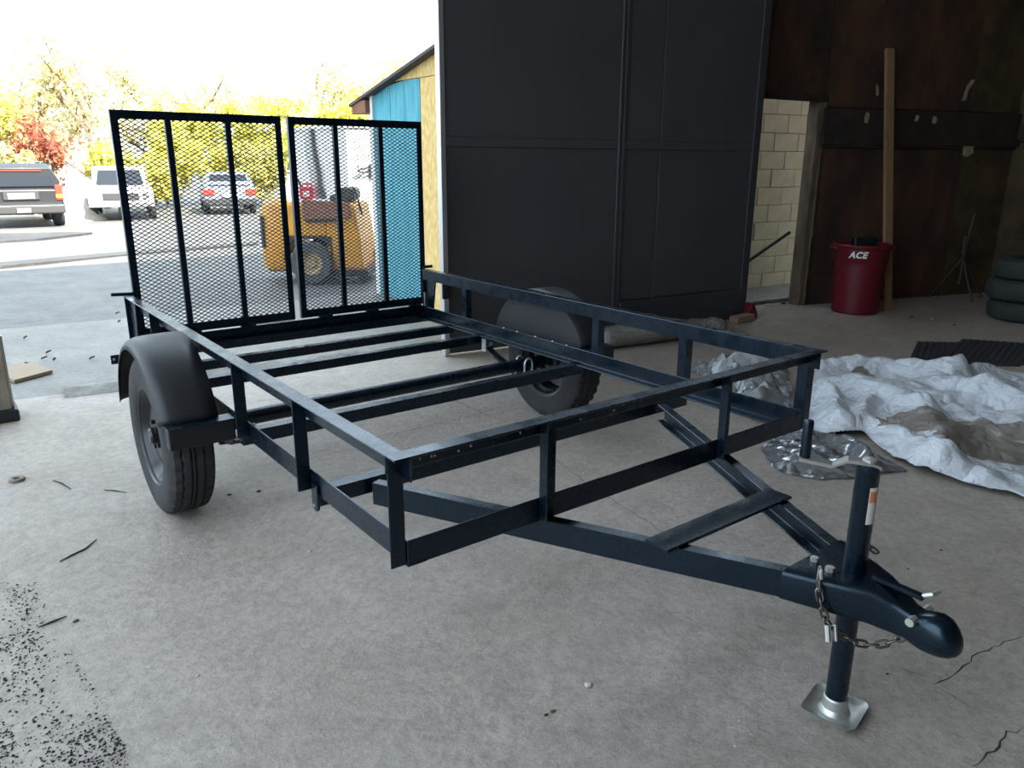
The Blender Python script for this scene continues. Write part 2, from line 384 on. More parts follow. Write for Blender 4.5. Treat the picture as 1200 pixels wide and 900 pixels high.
# floor, ground
mb = MB(); mb.poly([(-3.9,-6.5,-.12),(10.5,-6.5,-.12),(10.5,4.2,-.12)] + [tuple(fw(s_, .32, -.12)) for s_ in (3.5, -6.2)], (0,0,.12))
floor = struct(mb.build('floor', M_['floor']))
mb = MB(); mb.poly([fw(-6.2,.32,-.12), fw(1.05,.32,-.12), V(3.35,6.62,-.12), V(2.2,6.55,-.12), V(1.3,6.64,-.12), V(.6,6.55,-.12), V(-.4,6.66,-.12), V(-3.5,6.6,-.12)], (0,0,.114))
apron = struct(mb.build('apron_slab', M_['apron']))
def ground_h(x, y): 
    t = min(max((y-9)/16, 0), 1); return -.03 - .26*t
mb = MB()
NX, NY = 70, 110
def gfn(a, b):
    x = -45 + 95*a; y = -22 + 25.2*(b/.25) if b < .25 else 3.2 + 76*(((b-.25)/.75)**1.6)
    h = ground_h(x, y) + .03*noise.noise(V(x*.35, y*.35, 0))*min(1, max(0, (y-7)/3))
    if y > 40: h += (y-40)*.02
    return (x, y, h)
mb.grid(gfn, NX, NY)
ground = struct(mb.build('ground', M_['gravel'], smooth=True))
# two shadow bands across the yard, painted as thin dark slabs
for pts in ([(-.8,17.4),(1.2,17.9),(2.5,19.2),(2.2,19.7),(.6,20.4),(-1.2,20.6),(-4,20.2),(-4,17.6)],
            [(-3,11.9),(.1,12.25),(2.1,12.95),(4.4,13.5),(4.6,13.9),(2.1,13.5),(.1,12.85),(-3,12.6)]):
    mb = MB(); mb.poly([V(x, y, ground_h(x, y)-.02) for x, y in pts], (0,0,.055)); struct(mb.build('shadow_strip', M_['shadowgravel']))

# concrete ridge along the sill
mb = MB()
random.seed(4)
def sfn(a, b):
    s_ = -2.6 + 2.85*a; p = fw(s_, .20+.30*b, 0); pr = math.sin(math.pi*b)
    z = pr*(.035 + .03*noise.noise(V(s_*3, b*2, 0)) + .02*noise.noise(V(s_*14, b*9, 3)))
    return (p.x, p.y, max(z, -.01) + .002)
mb.grid(sfn, 90, 12); struct(mb.build('threshold_ridge', M_['apron'], smooth=True))

# ceiling and walls
mb = MB(); mb.box((-3.95,-6.8,HC), (10.8,4.5,HC+.12)); struct(mb.build('ceiling', M_['ceiling']))
mb = MB(); fbox(mb, -6.2, -2.93, .1, .3, HO, HC); fbox(mb, -2.93, 4.33, .1, .3, HO, HC)  # unseen second bay on the left, left open to add daylight
fbox(mb, 1.0, 3.42, .16, .36, 0, 3.0); fbox(mb, 3.42, 4.33, .21, .36, 2.10, 3.05)  # wall stops at door height; unseen gap above added for daylight
wall_front = struct(mb.build('wall_front', M_['innerwall']))
mb = MB(); mb.box((-3.9,-6.7,0), (-3.7,-2.9,HC)); mb.box((-3.9,-2.9,HO), (-3.7,4.4,HC)); mb.box((-3.9,3.6,0),(-3.7,4.4,HO)); struct(mb.build('wall_left', M_['innerwall']))  # unseen open bay in this wall, added to bring daylight in
mb = MB(); mb.box((-3.9,-6.7,0), (10.6,-6.5,HC)); struct(mb.build('wall_rear', M_['innerwall']))

# brown wall behind, with its fibreboard sheets
LB = 2.72
mb = MB(); bbox(mb, .0, LB+.2, .02, .2, 0, HC); wall_back = struct(mb.build('wall_back', M_['innerwall']))
cuts = [-.0, .62, 1.30, 1.98, LB]
for i in range(4):
    for z0, z1 in ((0.0, 1.62), (2.02, HC)):
        b_ = MB(); bbox(b_, cuts[i]+.001, cuts[i+1]-.001, -.012, .02, z0, z1); b_.build('wall_sheet', M_['brown'] if (i != 3) else M_['brown2'], wall_back, bevel=.003)
b_ = MB(); bbox(b_, .0, LB, -.05, .02, 1.63, 2.01); b_.build('ledger_beam', M_['beam'], wall_back, bevel=.006)
b_ = MB(); bbox(b_, .0, LB, -.075, -.05, 1.66, 1.74); b_.build('ledger_lip', M_['beam'], wall_back)
# wall over the doorway
b_ = MB()
fbox(b_, 3.2, 4.335, .19, .21, 2.13, 3.05); b_.build('wall_sheet', M_['brown'], wall_front, bevel=.003)
b_ = MB(); fbox(b_, 3.2, 4.36, .17, .21, 2.06, 2.13); b_.build('door_header', M_['beam'], wall_front)
def scrap(u, v, outline, name='torn_paper_scrap', m_='paper'):
    s0, z0 = on_b(u, v, -.055 if 1.6 < on_b(u, v)[1] < 2.02 else -.016)
    t0 = -.055 if 1.6 < z0 < 2.02 else -.016
    k = MB(); k.poly([bw(s0+a*.009, t0, z0+b*.009) for a, b in outline], NB*-.006); k.build(name, M_[m_], wall_back)
scrap(1135, 173, [(-8,-9),(-1,-11),(9,-6),(7,-1),(10,3),(4,5),(1,9),(-4,6),(-9,4)])
scrap(1016, 138, [(-3,-5),(1,-6),(3,0),(2,5),(-2,6),(-4,1)])
scrap(1074, 139, [(-3,-3),(2,-3),(3,3),(-1,4)])
scrap(1095, 140, [(-3,-4),(2,-5),(4,0),(1,4),(-3,3)])
scrap(1136, 104, [(-9,-14),(-3,-13),(-2,-2),(4,6),(6,10),(1,10),(-5,3)])
scrap(1029, 107, [(-2,-5),(1,-4),(0,3),(-3,8),(-4,5)])
for pts in ([(958,0),(961,25),(957,40),(966,50),(970,62),(964,66),(960,50),(953,42),(955,20),(955,0)], [(951,70),(955,75),(952,88),(948,95),(949,80)]):
    k = MB(); q = [on_b(u, v, -.016) for u, v in pts]; k.poly([bw(a, -.016, b) for a, b in q], NB*-.006); k.build('torn_paper_scrap', M_['paper'], wall_back)
# right wall
RC = bw(LB, 0, 0); dR = V(.10, -1, 0).normalized(); nR = V(1, .10, 0).normalized()
def rw(s, t, z): return RC + dR*s + nR*t + V(0,0,z)
def rbox(k, s0, s1, t0, t1, z0, z1):
    q = [rw(s0,t0,z0), rw(s1,t0,z0), rw(s1,t1,z0), rw(s0,t1,z0), rw(s0,t0,z1), rw(s1,t0,z1), rw(s1,t1,z1), rw(s0,t1,z1)]
    return k.add(q, [(0,3,2,1),(4,5,6,7),(0,1,5,4),(1,2,6,5),(2,3,7,6),(3,0,4,7)])
mb = MB(); rbox(mb, -.2, 9.2, .02, .2, 0, HC); wall_right = struct(mb.build('wall_right', M_['innerwall']))
for i in range(4):
    for z0, z1 in ((0, 1.70), (1.90, HC)):
        k = MB(); rbox(k, i*1.22+.004, i*1.22+1.216, -.012, .02, z0, z1); k.build('wall_sheet', M_['brown2'], wall_right, bevel=.003)
k = MB(); rbox(k, 0, 6, -.04, .02, 1.71, 1.89); k.build('ledger_beam', M_['beam'], wall_right, bevel=.005)

# doorway jamb and the painted block wall beyond it
k = MB(); random.seed(8)
ring = []
for i in range(26):
    z = 2.10*i/25; a = .03*noise.noise(V(z*5, 1, 0)); b_ = .03*noise.noise(V(z*6, 7, 0))
    ring.append([fw(4.28+a, .20, z), fw(4.345+b_*.5, .185+b_*.3, z), fw(4.345, .32, z), fw(4.27+a*.8, .32, z)])
k.loft(ring); tr = struct(k.build('trim_1', M_['jamb']))
k = MB(); ring = []
for i in range(20):
    z = 2.06*i/19; a = .02*noise.noise(V(z*7, 4, 0))
    ring.append([fw(4.335+a, .165, z), fw(4.375+a*1.5, .175, z), fw(4.375, .215, z), fw(4.335, .215, z)])
k.loft(ring); k.build('casing_strip', M_['jamb'], tr)
k = MB(); fbox(k, 3.1, 6.3, 1.145, 1.33, -.05, 2.5); bwall = struct(k.build('wall_block', M_['mortar']))
proto = MB().box((0,0,0), (.395,.03,.195)).build('block', M_['block'], bwall, bevel=.005); first = True
proto.rotation_euler = (0, 0, TH)
BH = .2
for r_ in range(13):
    for c_ in range(9):
        s_ = 3.12 + c_*.4 + (.2 if r_ % 2 else 0)
        if s_ > 5.9: continue
        p = fw(s_, 1.12 + random.uniform(-.003, .003), r_*BH+.004)
        if first: proto.location = p; first = False
        else: dup(proto, bwall, p)
k = MB(); fbox(k, 3.1, 6.3, .42, 1.115, -.05, .05); k.build('footing', M_['apron'], bwall, bevel=.01)
# iron rod leaning in the doorway
a = gpl(883, 302, fw(0, .55, 0), N1); b_ = gpl(926, 272, fw(0, .22, 0), N1)
k = MB(); k.tube([a + (a-b_)*.35, b_], .016, 6)
o = k.build('iron_rod', M_['blackmatte']); tag(o, 'thin dark iron rod leaning across the pale block doorway', 'rod')

# large black panelled door
dr = empty('door_1', fw(0, 0, 0)); struct(dr); HD = 3.05
def dpart(name, m_, *boxes, **kw):
    k = MB()
    for bx in boxes: fbox(k, *bx)
    return k.build(name, M_[m_], dr, world=True, **kw)
for s0, s1 in ((.03, 1.60), (1.68, 2.05), (2.06, 3.16)):
    for z0, z1 in ((.30 if s0 > 1 else .02, 1.575), (1.645, HD)):
        dpart('door_panel', 'door', (s0, s1, -.005, .05, z0, z1), bevel=.003)
dpart('stile', 'door_rib', (1.60, 1.635, -.022, .05, .02, HD), bevel=.004)
dpart('stile', 'door_rib', (1.645, 1.68, -.018, .05, .02, HD), bevel=.004)
dpart('stile', 'door_rib', (3.16, 3.25, -.02, .05, .02, HD), bevel=.004)
dpart('rail', 'door', (.03, 1.60, -.014, .05, 1.575, 1.645), bevel=.004)
dpart('rail', 'door', (1.68, 3.16, -.014, .05, 1.575, 1.645), bevel=.004)
dpart('kick_plate', 'door_rib', (1.68, 3.16, -.035, .05, .02, .295), bevel=.004)
dpart('door_edge', 'alu', (-.012, .03, -.015, .055, .0, HD), bevel=.003)
dpart('hinge', 'blackmatte', (-.03, .04, -.035, -.015, .46, .60), bevel=.004)

# left jamb post and its base
pj = gz(22, 490)
k = MB(); k.box((pj.x-.20, pj.y-.02, .05), (pj.x-.022, pj.y+.16, HO)); jp = struct(k.build('trim_2', M_['post'], bevel=.006))
k = MB(); k.box((pj.x-.24, pj.y-.06, 0), (pj.x+.005, pj.y+.18, .07)); k.build('post_shoe', M_['blackmatte'], jp, bevel=.008)
k = MB(); k.box((pj.x-.022, pj.y-.005, .07), (pj.x-.010, pj.y+.05, .5)); k.build('edge_strip', M_['steel'], jp)

k = MB(); k.poly([gz(17,449,.0), gz(62,437,.0), gz(40,428,0), V(-.6,5.0,0)], (0,0,.022)); o = k.build('plywood_offcut', M_['ply']); o.location.z = .0
tag(o, 'thin tan plywood offcut lying flat beside the left door post', 'board')

# ------------------------------------------------------------------ the trailer
TW, TL = 1.93, 2.994
ZT, ZB, ZR = .757, .430, .506        # top of rail, bottom of frame, top of frame rail
FL_ = .05                             # flange width
tr_root = empty('utility_trailer', (TW/2, 1.5, 0))
tag(tr_root, 'bare black steel utility trailer frame with mesh ramp gates and two wheels', 'trailer')
X, Y, Z = V(1,0,0), V(0,1,0), V(0,0,1)
def part(k, name, m_='black', parent=None, **kw):
    kw.setdefault('bevel', .002)
    return k.build(name, M_[m_], parent or tr_root, world=True, **kw)
T = .006
# top rails: flange outward, leg down on the inner side
part(MB().lbar((.05,0,ZT), (.05,TL,ZT), -X, .05, -Z, .07, T), 'top_rail')
part(MB().lbar((TW-.05,0,ZT), (TW-.05,TL,ZT), X, .05, -Z, .07, T), 'top_rail')
part(MB().lbar((.0,.052,ZT+.0005), (TW,.052,ZT+.0005), -Y, .052, -Z, .052, T), 'top_rail')
# lower frame: leg up on the outside, flange inward at the bottom
part(MB().lbar((.05,.04,ZB), (.05,TL,ZB), Z, ZR-ZB, X, .06, T), 'frame_rail')
part(MB().lbar((TW-.05,.04,ZB), (TW-.05,TL,ZB), Z, ZR-ZB, -X, .06, T), 'frame_rail')
part(MB().lbar((.05,.042,ZB), (TW-.05,.042,ZB), Z, ZR-ZB, Y, .05, T), 'frame_rail')
part(MB().lbar((.056,TL,ZB), (TW-.056,TL,ZB), Z, ZR-ZB+.004, -Y, .05, T), 'frame_rail')
# posts (angle iron)
for y in (.045, .66, 1.24, 2.46):
    part(MB().lbar((.049,y,.437 if y < 1 else .45), (.049,y,ZT-T), -X, .045, Y, .05, T), 'post')
    part(MB().lbar((TW-.049,y,.437), (TW-.049,y,ZT-T), X, .045, Y, .05, T), 'post')
for x in (.497, 1.325):
    part(MB().lbar((x,.041,.437), (x,.041,ZT-T), X, .06, -Y, .036, T), 'post')
# rear corner plates
for sx in (0, 1):
    xx = .022 if sx == 0 else TW-.030
    part(MB().poly([V(xx,2.99,.42), V(xx,2.90,.42), V(xx,2.84,ZT-T), V(xx,2.99,ZT-T)], (.008,0,0)), 'corner_plate')
    part(MB().box((xx-.02,2.985,.42), (xx+.028,2.993,ZT-T)), 'corner_plate')
# cross members
for y in (.63, 1.335):
    part(MB().lbar((.056,y,ZB+.006), (TW-.056,y,ZB+.006), Y, .055, -Z, .055, T), 'cross_member')
for y in (2.22, 2.58):
    part(MB().lbar((.056,y,ZB+.006), (TW-.056,y,ZB+.006), Y, .05, -Z, .05, T), 'cross_member')
# rear light bar sticking out on both sides
lb = part(MB().lbar((-.115,2.93,.405), (TW+.115,2.93,.405), Z, .05, Y, .04, .004), 'light_bar')
for x in (-.10, -.05):
    k = MB(); k.lathe([(.0,-.0015),(.007,-.0015),(.007,.0),(.0,.0)], (x, 2.9305, .432), 'y', 10); k.build('bolt_hole_light', M_['white_text'] if False else M_['alu'], lb, world=True)  # pale disc painted for light seen through the hole
# gate pivot rods
part(MB().tube([(-.055,3.02,.768),(.06,3.02,.762)], .011, 8), 'gate_pin')
part(MB().tube([(TW-.03,3.02,.768),(TW+.05,3.02,.768)], .011, 8), 'gate_pin')

# ramp gates
def gate(x0, x1, bars):
    y = 3.022; z0, z1 = .512, 1.720; fwid = .038
    g = part(MB().lbar((x0,y,z1), (x1,y,z1), -Z, .045, Y, .03, .005), 'gate_frame')
    g_ = lambda k, n: k.build(n, M_['black'], g, world=True, bevel=.0015)
    g_(MB().lbar((x0,y+.001,z0), (x0,y+.001,z1-.002), X, fwid, Y, .03, .005), 'gate_stile')
    g_(MB().lbar((x1,y+.001,z0), (x1,y+.001,z1-.002), -X, fwid, Y, .03, .005), 'gate_stile')
    g_(MB().lbar((x0,y+.0015,z0), (x1,y+.0015,z0), Z, .05, Y, .03, .005), 'gate_rail')
    for b in bars: g_(MB().lbar((b,y+.002,z0), (b,y+.002,z1-.003), X, .032, Y, .025, .004), 'gate_bar')
    # expanded metal: two families of zig-zag strands
    k = MB(); cw, ch = .0385, .0113; sw = .0025
    ym = y+.014
    nr = int((z1-z0)/ch); nc = int((x1-x0-.01)/(cw/2))
    for r in range(nr+1):
        zc = z0 + .008 + r*ch
        pts = []
        for c in range(nc+1):
            x = x0 + .005 + c*cw/2
            z = zc + (ch*.93 if (c + r) % 2 else 0)
            pts.append((x, min(z, z1-.006)))
        vs = []; fs = []
        for (x, z) in pts:
            vs += [(x, ym-.002, z-sw), (x, ym-.002, z+sw), (x, ym+.0025, z+sw*.8+.001), (x, ym+.0025, z-sw*.8+.001)]
        for c in range(len(pts)-1):
            a = c*4; b = a+4
            fs += [(a,a+1,b+1,b), (a+1,a+2,b+2,b+1), (a+2,a+3,b+3,b+2), (a+3,a,b,b+3)]
        k.add(vs, fs)
    o = k.build('expanded_metal', M_['black'], g, world=True, fix=False); o['kind'] = 'stuff'
    return g
gate(.058, .970, (.325, .645))
gate(1.012, 1.925, (1.297, 1.607))
# hinge barrels at the gate foot
for x in (.30, .62, 1.12, 1.45, 1.78):
    part(MB().tube([(x,3.008,.512),(x+.09,3.008,.512)], .012, 8), 'gate_hinge', bevel=0, smooth='auto')
# latch strap shining between the gates
part(MB().box((.62,2.998,.5125), (.97,3.012,.5155)), 'hinge_rod', 'zinc', bevel=0)
part(MB().box((TW-.045,2.975,.50), (TW-.033,2.99,.60)), 'latch_strap', 'alu', bevel=.001)

# wheels
R_T = .345; WY = 1.785
def wheel(cx, side):
    # side: +1 when the outer face looks to +x
    hw = .096
    def P(r, h): return (r, h*side)
    prof = [P(.195,-.075), P(.215,-.088), P(.25,-.094), P(.29,-.094), P(.315,-.088), P(.330,-.080),
            P(.338,-.072)]
    xs = [(-.072,.339),(-.048,.342),(-.046,.334),(-.038,.334),(-.036,.343),(-.014,.344),(-.012,.335),(-.004,.335),(-.002,.345),(.002,.345),(.004,.335),(.012,.335),(.014,.344),(.036,.343),(.038,.334),(.046,.334),(.048,.342),(.072,.339)]
    prof += [P(r, h) for h, r in xs]
    prof += [P(.330,.080), P(.315,.088), P(.29,.094), P(.25,.094), P(.215,.088), P(.195,.075)]
    def tread(i, j, r):
        if 6 <= i <= 8 or 22 <= i <= 25: return r - (.010 if j % 3 == 0 else 0)
        if i in (11, 12, 15, 16, 19, 20) : return r - (.004 if j % 4 == 0 else 0)
        return r
    k = MB().lathe(prof, (cx, WY, R_T), 'x', 108, tread)
    t = part(k, 'tyre', 'rubber', bevel=0, smooth='auto', fix=False)
    # steel rim: barrel, lips and dished disc
    rp = [P(.205,-.082), P(.212,-.086), P(.212,-.080), P(.196,-.072), P(.192,-.055), P(.176,-.040), P(.172,.02), P(.190,.055), P(.196,.072), P(.212,.080), P(.212,.086), P(.205,.082), P(.190,.066), P(.184,.052),
          P(.168,.030), P(.150,.034), P(.125,.050), P(.09,.052), P(.075,.046), P(.045,.046)]
    r = part(MB().lathe(rp, (cx, WY, R_T), 'x', 48), 'rim', 'rimblack', bevel=0, smooth='auto')
    hp = [P(.0,.085), P(.028,.085), P(.034,.078), P(.036,.046), P(.036,-.06), P(.0,-.06)]
    MB().lathe(hp, (cx, WY, R_T), 'x', 20).build('hub', M_['rimblack'], r, world=True, smooth='auto')
    for q in range(5):
        a = q*2*math.pi/5
        MB().tube([(cx+side*.048, WY+.057*math.cos(a), R_T+.057*math.sin(a)), (cx+side*.068, WY+.057*math.cos(a), R_T+.057*math.sin(a))], .010, 6).build('lug_nut', M_['rimblack'], r, world=True)
    # two bright openings' rims in the disc, seen from within
    k = MB().lathe([P(.070,-.058),(.105,side*-.058),(.105,side*-.02),(.070,side*-.02)], (cx, WY, R_T), 'x', 28, close=True)
    k.build('brake_drum', M_['blackmatte'], r, world=True, smooth='auto')
XL, XR = -.112, TW+.112
wheel(XL, -1); wheel(XR, 1)

# fenders
def fender(side):
    xi = -.004 if side < 0 else TW+.004
    cy, cz, R = 1.82, .350, .412
    def X_(d): return xi + side*d
    sec = [(.0,R),(.06,R+.001),(.13,R),(.175,R-.004),(.200,R-.014),(.214,R-.030),(.219,R-.050)]
    th0, th1 = math.radians(20), math.radians(172)
    k = MB(); n = 40
    for i in range(n+1):
        a = th0 + (th1-th0)*i/n
        for d, r in sec: k.v.append((X_(d), cy - r*math.cos(a), cz + r*math.sin(a)))
    m_ = len(sec)
    for i in range(n):
        for j in range(m_-1): k.f.append((i*m_+j, i*m_+j+1, (i+1)*m_+j+1, (i+1)*m_+j))
    f = part(k, 'fender', 'fenderpaint', bevel=0, smooth=True, solid=.003)
    # inner side plate, a disc segment
    pts = [V(X_(.0), cy - R*math.cos(th0+(th1-th0)*i/28), cz + R*math.sin(th0+(th1-th0)*i/28)) for i in range(29)]
    k = MB().poly(pts, (side*.003, 0, 0)); k.build('fender_side_plate', M_['fenderpaint'], f, world=True)
    # front bracket box
    x0, x1 = sorted((X_(-.045), X_(.205)))
    MB().box((x0,1.375,.402), (x1,1.43,.488)).build('fender_bracket', M_['blackmatte'], f, world=True, bevel=.004)
    MB().box((x0,1.372,.486), (x1,1.45,.490)).build('fender_step', M_['black'], f, world=True)
    return f
fender(-1); fender(1)

# axle, springs
part(MB().tube([(-.03,WY,R_T),(.02,WY,R_T),(TW-.02,WY,R_T),(TW+.03,WY,R_T)], .036, 14), 'axle', bevel=0, smooth='auto')
for x in (.105, TW-.105):
    k = MB()
    for q in range(3):
        hl = .36 - q*.09; ring = []
        for i in range(15):
            t = -1 + 2*i/14; y = WY + t*hl; z = .292 + .085*(t*hl/.36)**2 - q*.008
            ring.append([V(x-.022,y,z), V(x+.022,y,z), V(x+.022,y,z+.007), V(x-.022,y,z+.007)])
        k.loft(ring)
    sp = part(k, 'leaf_spring', bevel=0)
    for dy in (-.04, .04):
        for dx in (-.0,):
            a = [V(x-.028,WY+dy,.26)] + [V(x-.028*math.cos(t), WY+dy, .352+.034*math.sin(t)) for t in np.linspace(0, math.pi, 9)] + [V(x+.028,WY+dy,.26)]
            MB().tube(a, .006, 6).build('u_bolt', M_['zinc'], sp, world=True, smooth='auto')
    MB().box((x-.03,WY-.06,.262), (x+.03,WY+.06,.27)).build('spring_plate', M_['black'], sp, world=True)
    for dy in (-.36, .36):
        MB().box((x-.030,WY+dy-.02,.355), (x-.025,WY+dy+.02,.432)).build('hanger', M_['black' if dy < 0 else 'alu'], sp, world=True)
        MB().box((x+.025,WY+dy-.02,.355), (x+.030,WY+dy+.02,.432)).build('hanger', M_['black'], sp, world=True)
        MB().tube([(x-.036,WY+dy,.378),(x+.036,WY+dy,.378)], .008, 8).build('shackle_bolt', M_['zinc'], sp, world=True)

# tongue channels: web outside, open towards the middle
def channel(A, B, outward, h=.078, fl=.04, t=.006):
    A = Vector(A); B = Vector(B); o_ = Vector(outward)
    d = (B-A); d.z = 0; d.normalize(); nn = Vector((-d.y, d.x, 0))
    if nn.dot(o_) < 0: nn = -nn
    p = [nn*0+Z*0, -nn*fl, -nn*fl-Z*t, -nn*t-Z*t, -nn*t-Z*(h-t), -nn*fl-Z*(h-t), -nn*fl-Z*h, -Z*h]
    return MB().prism(p, A, B)
part(channel((.235,.60,ZB), (.925,-.765,ZB), (-1,-.4,0)), 'tongue_beam')
part(channel((TW-.235,.60,ZB), (TW-.925,-.765,ZB), (1,-.4,0)), 'tongue_beam')
part(MB().box((.655,-.325,ZB+.0005), (TW-.685,-.24,ZB+.011)), 'tongue_brace')
# weld beads
k = MB(); random.seed(2)
for i in range(7): 
    k.lathe([(0,-.004),(.005,0),(0,.004)], (.672+i*.004, -.26-i*.011, ZB+.006), 'z', 6)
part(k, 'weld_bead', 'black', bevel=0)
# tie-down hook on the left rail
k = MB(); k.poly([V(.040,.62+.022*math.cos(a), .40+.026*math.sin(a)) for a in np.linspace(math.pi, 2*math.pi, 10)] + [V(.040,.642,.47), V(.040,.598,.47)], (.010,0,0))
hk = part(k, 'tie_down_tab')
MB().lathe([(0,-.001),(.006,-.001),(.006,.001),(0,.001)], (.0385,.62,.397), 'x', 10).build('tab_hole_light', M_['alu'], hk, world=True)  # pale disc on the tab, painted as light through its hole
# rivets on the front rail and along the right frame rail
for x in (.10,.135,.145,.22,.26,.43,.66,.80):
    part(MB().lathe([(0,-.003),(.003,-.002),(.004,0)], (x, .046, .722-.004*math.sin(x*40)), 'y', 8), 'rivet', 'zinc', bevel=0)
for y in (2.05,1.92,1.75,1.60,1.48):
    part(MB().lathe([(.0,.006),(.005,.004),(.006,0)], (TW-.052, y, ZR), 'z', 8), 'rivet', 'zinc', bevel=0)

# coupler
CX = .965
k = MB()
def sect(y, hw, zt, zb, ex=5.0):
    out = []
    for q in range(24):
        a = 2*math.pi*(q+.5)/24; c_, s_ = math.cos(a), math.sin(a)
        out.append(V(CX + hw*math.copysign(abs(c_)**(2/ex), c_), y, (zt+zb)/2 + (zt-zb)/2*math.copysign(abs(s_)**(2/ex), s_)))
    return out
CS = [(-.575,.150,.440,.348,9),(-.70,.098,.441,.345,9),(-.765,.064,.440,.342,8),(-.81,.044,.428,.334,6),(-.848,.034,.410,.330,5),(-.872,.035,.407,.322,4),(-.892,.040,.416,.317,3),(-.912,.043,.421,.316,2.6),(-.932,.041,.417,.318,2.4),(-.950,.034,.402,.324,2.3),(-.963,.023,.384,.334,2.2),(-.969,.010,.370,.345,2)]
k.loft([sect(*c) for c in CS])
cp = part(k, 'coupler', 'black', bevel=0, smooth='auto')
MB().box((CX-.012,-.87,.440), (CX+.012,-.74,.452)).build('coupler_latch', M_['black'], cp, world=True, bevel=.003)
MB().tube([(CX+.0,-.866,.45),(CX+.0,-.885,.462),(CX+.03,-.888,.462)], .006, 8).build('latch_pin', M_['zinc'], cp, world=True, smooth='auto')
MB().tube([(CX-.052,-.865,.395),(CX+.052,-.865,.395)], .011, 8).build('coupler_bolt', M_['zinc'], cp, world=True)
MB().tube([(CX-.04,-.60,.441),(CX-.04,-.60,.452)], .011, 6).build('coupler_bolt', M_['zinc'], cp, world=True)
MB().tube([(CX-.058,-.655,.441),(CX-.058,-.655,.454)], .012, 6).build('coupler_bolt', M_['zinc'], cp, world=True)

# jack
JX, JY = .965, -.690
jk = part(MB().lathe([(.0,.02),(.0285,.02),(.0285,.69),(.0295,.692),(.0295,.704),(.02,.708),(0,.708)], (JX,JY,.03), 'z', 28), 'jack_tube', bevel=0, smooth='auto')
k = MB(); 
def rsq(hw, z, r=.02):
    out = []
    for cx_, cy_, a0 in ((1,1,0),(-1,1,90),(-1,-1,180),(1,-1,270)):
        for q in range(5):
            a = math.radians(a0+q*22.5); out.append(V(JX, JY, z) + Matrix.Rotation(math.radians(12), 3, 'Z') @ V(cx_*(hw-r)+r*math.cos(a), cy_*(hw-r)+r*math.sin(a), 0))
    return out
k.loft([rsq(.060,.001), rsq(.071,.020), rsq(.073,.021), rsq(.068,.016), rsq(.056,.008)], cap=True)
MBo = k.build('jack_foot', M_['zinc'], jk, world=True, smooth='auto')
MB().lathe([(.042,.008),(.038,.016),(.0335,.022),(.0325,.05),(.029,.054)], (JX,JY,0), 'z', 28).build('foot_collar', M_['zinc'], jk, world=True, smooth='auto')
MB().box((JX+.026,JY+.020,.0085), (JX+.052,JY+.046,.0095)).build('foot_sticker', M_['sticker'], jk, world=True)
# crank arm: steel strap bent up at the outer end, black grip
hx, hy = .895, -.560
dv = V(hx-JX, hy-JY, 0).normalized(); sv = V(-dv.y, dv.x, 0)
k = MB(); pts = [(-.030,.735),(.012,.742),(.05,.742),(.085,.722),(.165,.728)]
ring = []
for q, z in pts:
    c_ = V(JX,JY,z)+dv*q; ring.append([c_-sv*.017-Z*.006, c_+sv*.017-Z*.006, c_+sv*.017+Z*.006, c_-sv*.017+Z*.006])
k.loft(ring); part(k, 'crank_arm', 'steel', bevel=.002)
part(MB().lathe([(.0,.708),(.012,.708),(.012,.742),(.017,.743),(.017,.752),(0,.754)], (JX,JY,.0), 'z', 12), 'crank_nut', 'zinc', bevel=0)
ge = V(JX,JY,0)+dv*.152
part(MB().lathe([(0,.73),(.0125,.73),(.0135,.735),(.0135,.825),(.012,.832),(0,.833)], ge, 'z', 18), 'crank_grip', 'black', bevel=0, smooth='auto')
# paper sticker wrapped on the jack tube
k = MB(); cang = math.atan2(CAM.y-JY, CAM.x-JX)
def stk(a0, a1, z0, z1, r=.0291):
    kk = MB(); n = 8; vs = []; 
    for i in range(n+1):
        a = cang + a0 + (a1-a0)*i/n
        vs += [(JX+r*math.cos(a), JY+r*math.sin(a), z0), (JX+r*math.cos(a), JY+r*math.sin(a), z1)]
    return kk.add(vs, [(2*i,2*i+2,2*i+3,2*i+1) for i in range(n)])
stk(.35, 1.15, .585, .685).build('paper_label', M_['sticker'], jk, world=True)
stk(.42, 1.08, .645, .675, .0294).build('label_print', M_['orange'], jk, world=True)

# safety chains
def chain(pts, lw=.013, wire=.0033, pitch=.026):
    pts = [Vector(p) for p in pts]; L_ = [0]
    for a, b in zip(pts, pts[1:]): L_.append(L_[-1]+(b-a).length)
    def at(s):
        for i in range(len(pts)-1):
            if s <= L_[i+1]: return pts[i].lerp(pts[i+1], (s-L_[i])/(L_[i+1]-L_[i]))
        return pts[-1]
    k = MB(); n = int(L_[-1]/pitch)
    for q in range(n):
        s = (q+.5)*L_[-1]/n; c = at(s); d = (at(min(s+.01, L_[-1]))-at(max(s-.01, 0))).normalized()
        ref = V(.3,.5,.8); a = (ref-d*ref.dot(d)).normalized(); b = d.cross(a); w_ = a if q % 2 else b
        loop = []
        for i in range(12):
            t = 2*math.pi*i/12; ct, st = math.cos(t), math.sin(t)
            loop.append(c + d*(ct*.009 + (.0085 if ct > 0 else -.0085)) + w_*(st*lw*.62))
        loop.append(loop[0]); k.tube(loop, wire, 5, cap=False)
    return k
def cat(A, B, sag, n=16):
    A = Vector(A); B = Vector(B); return [A.lerp(B, i/n) - Z*(sag*4*(i/n)*(1-i/n)) for i in range(n+1)]
c1 = [V(.845,-.66,.47), V(.835,-.665,.45)] + cat((.828,-.672,.43), (.845,-.70,.335), .01, 6)[1:] + cat((.845,-.70,.335), (1.0,-.85,.335), .055)[1:]
part(chain(c1), 'safety_chain', 'chain', bevel=0, smooth=True)
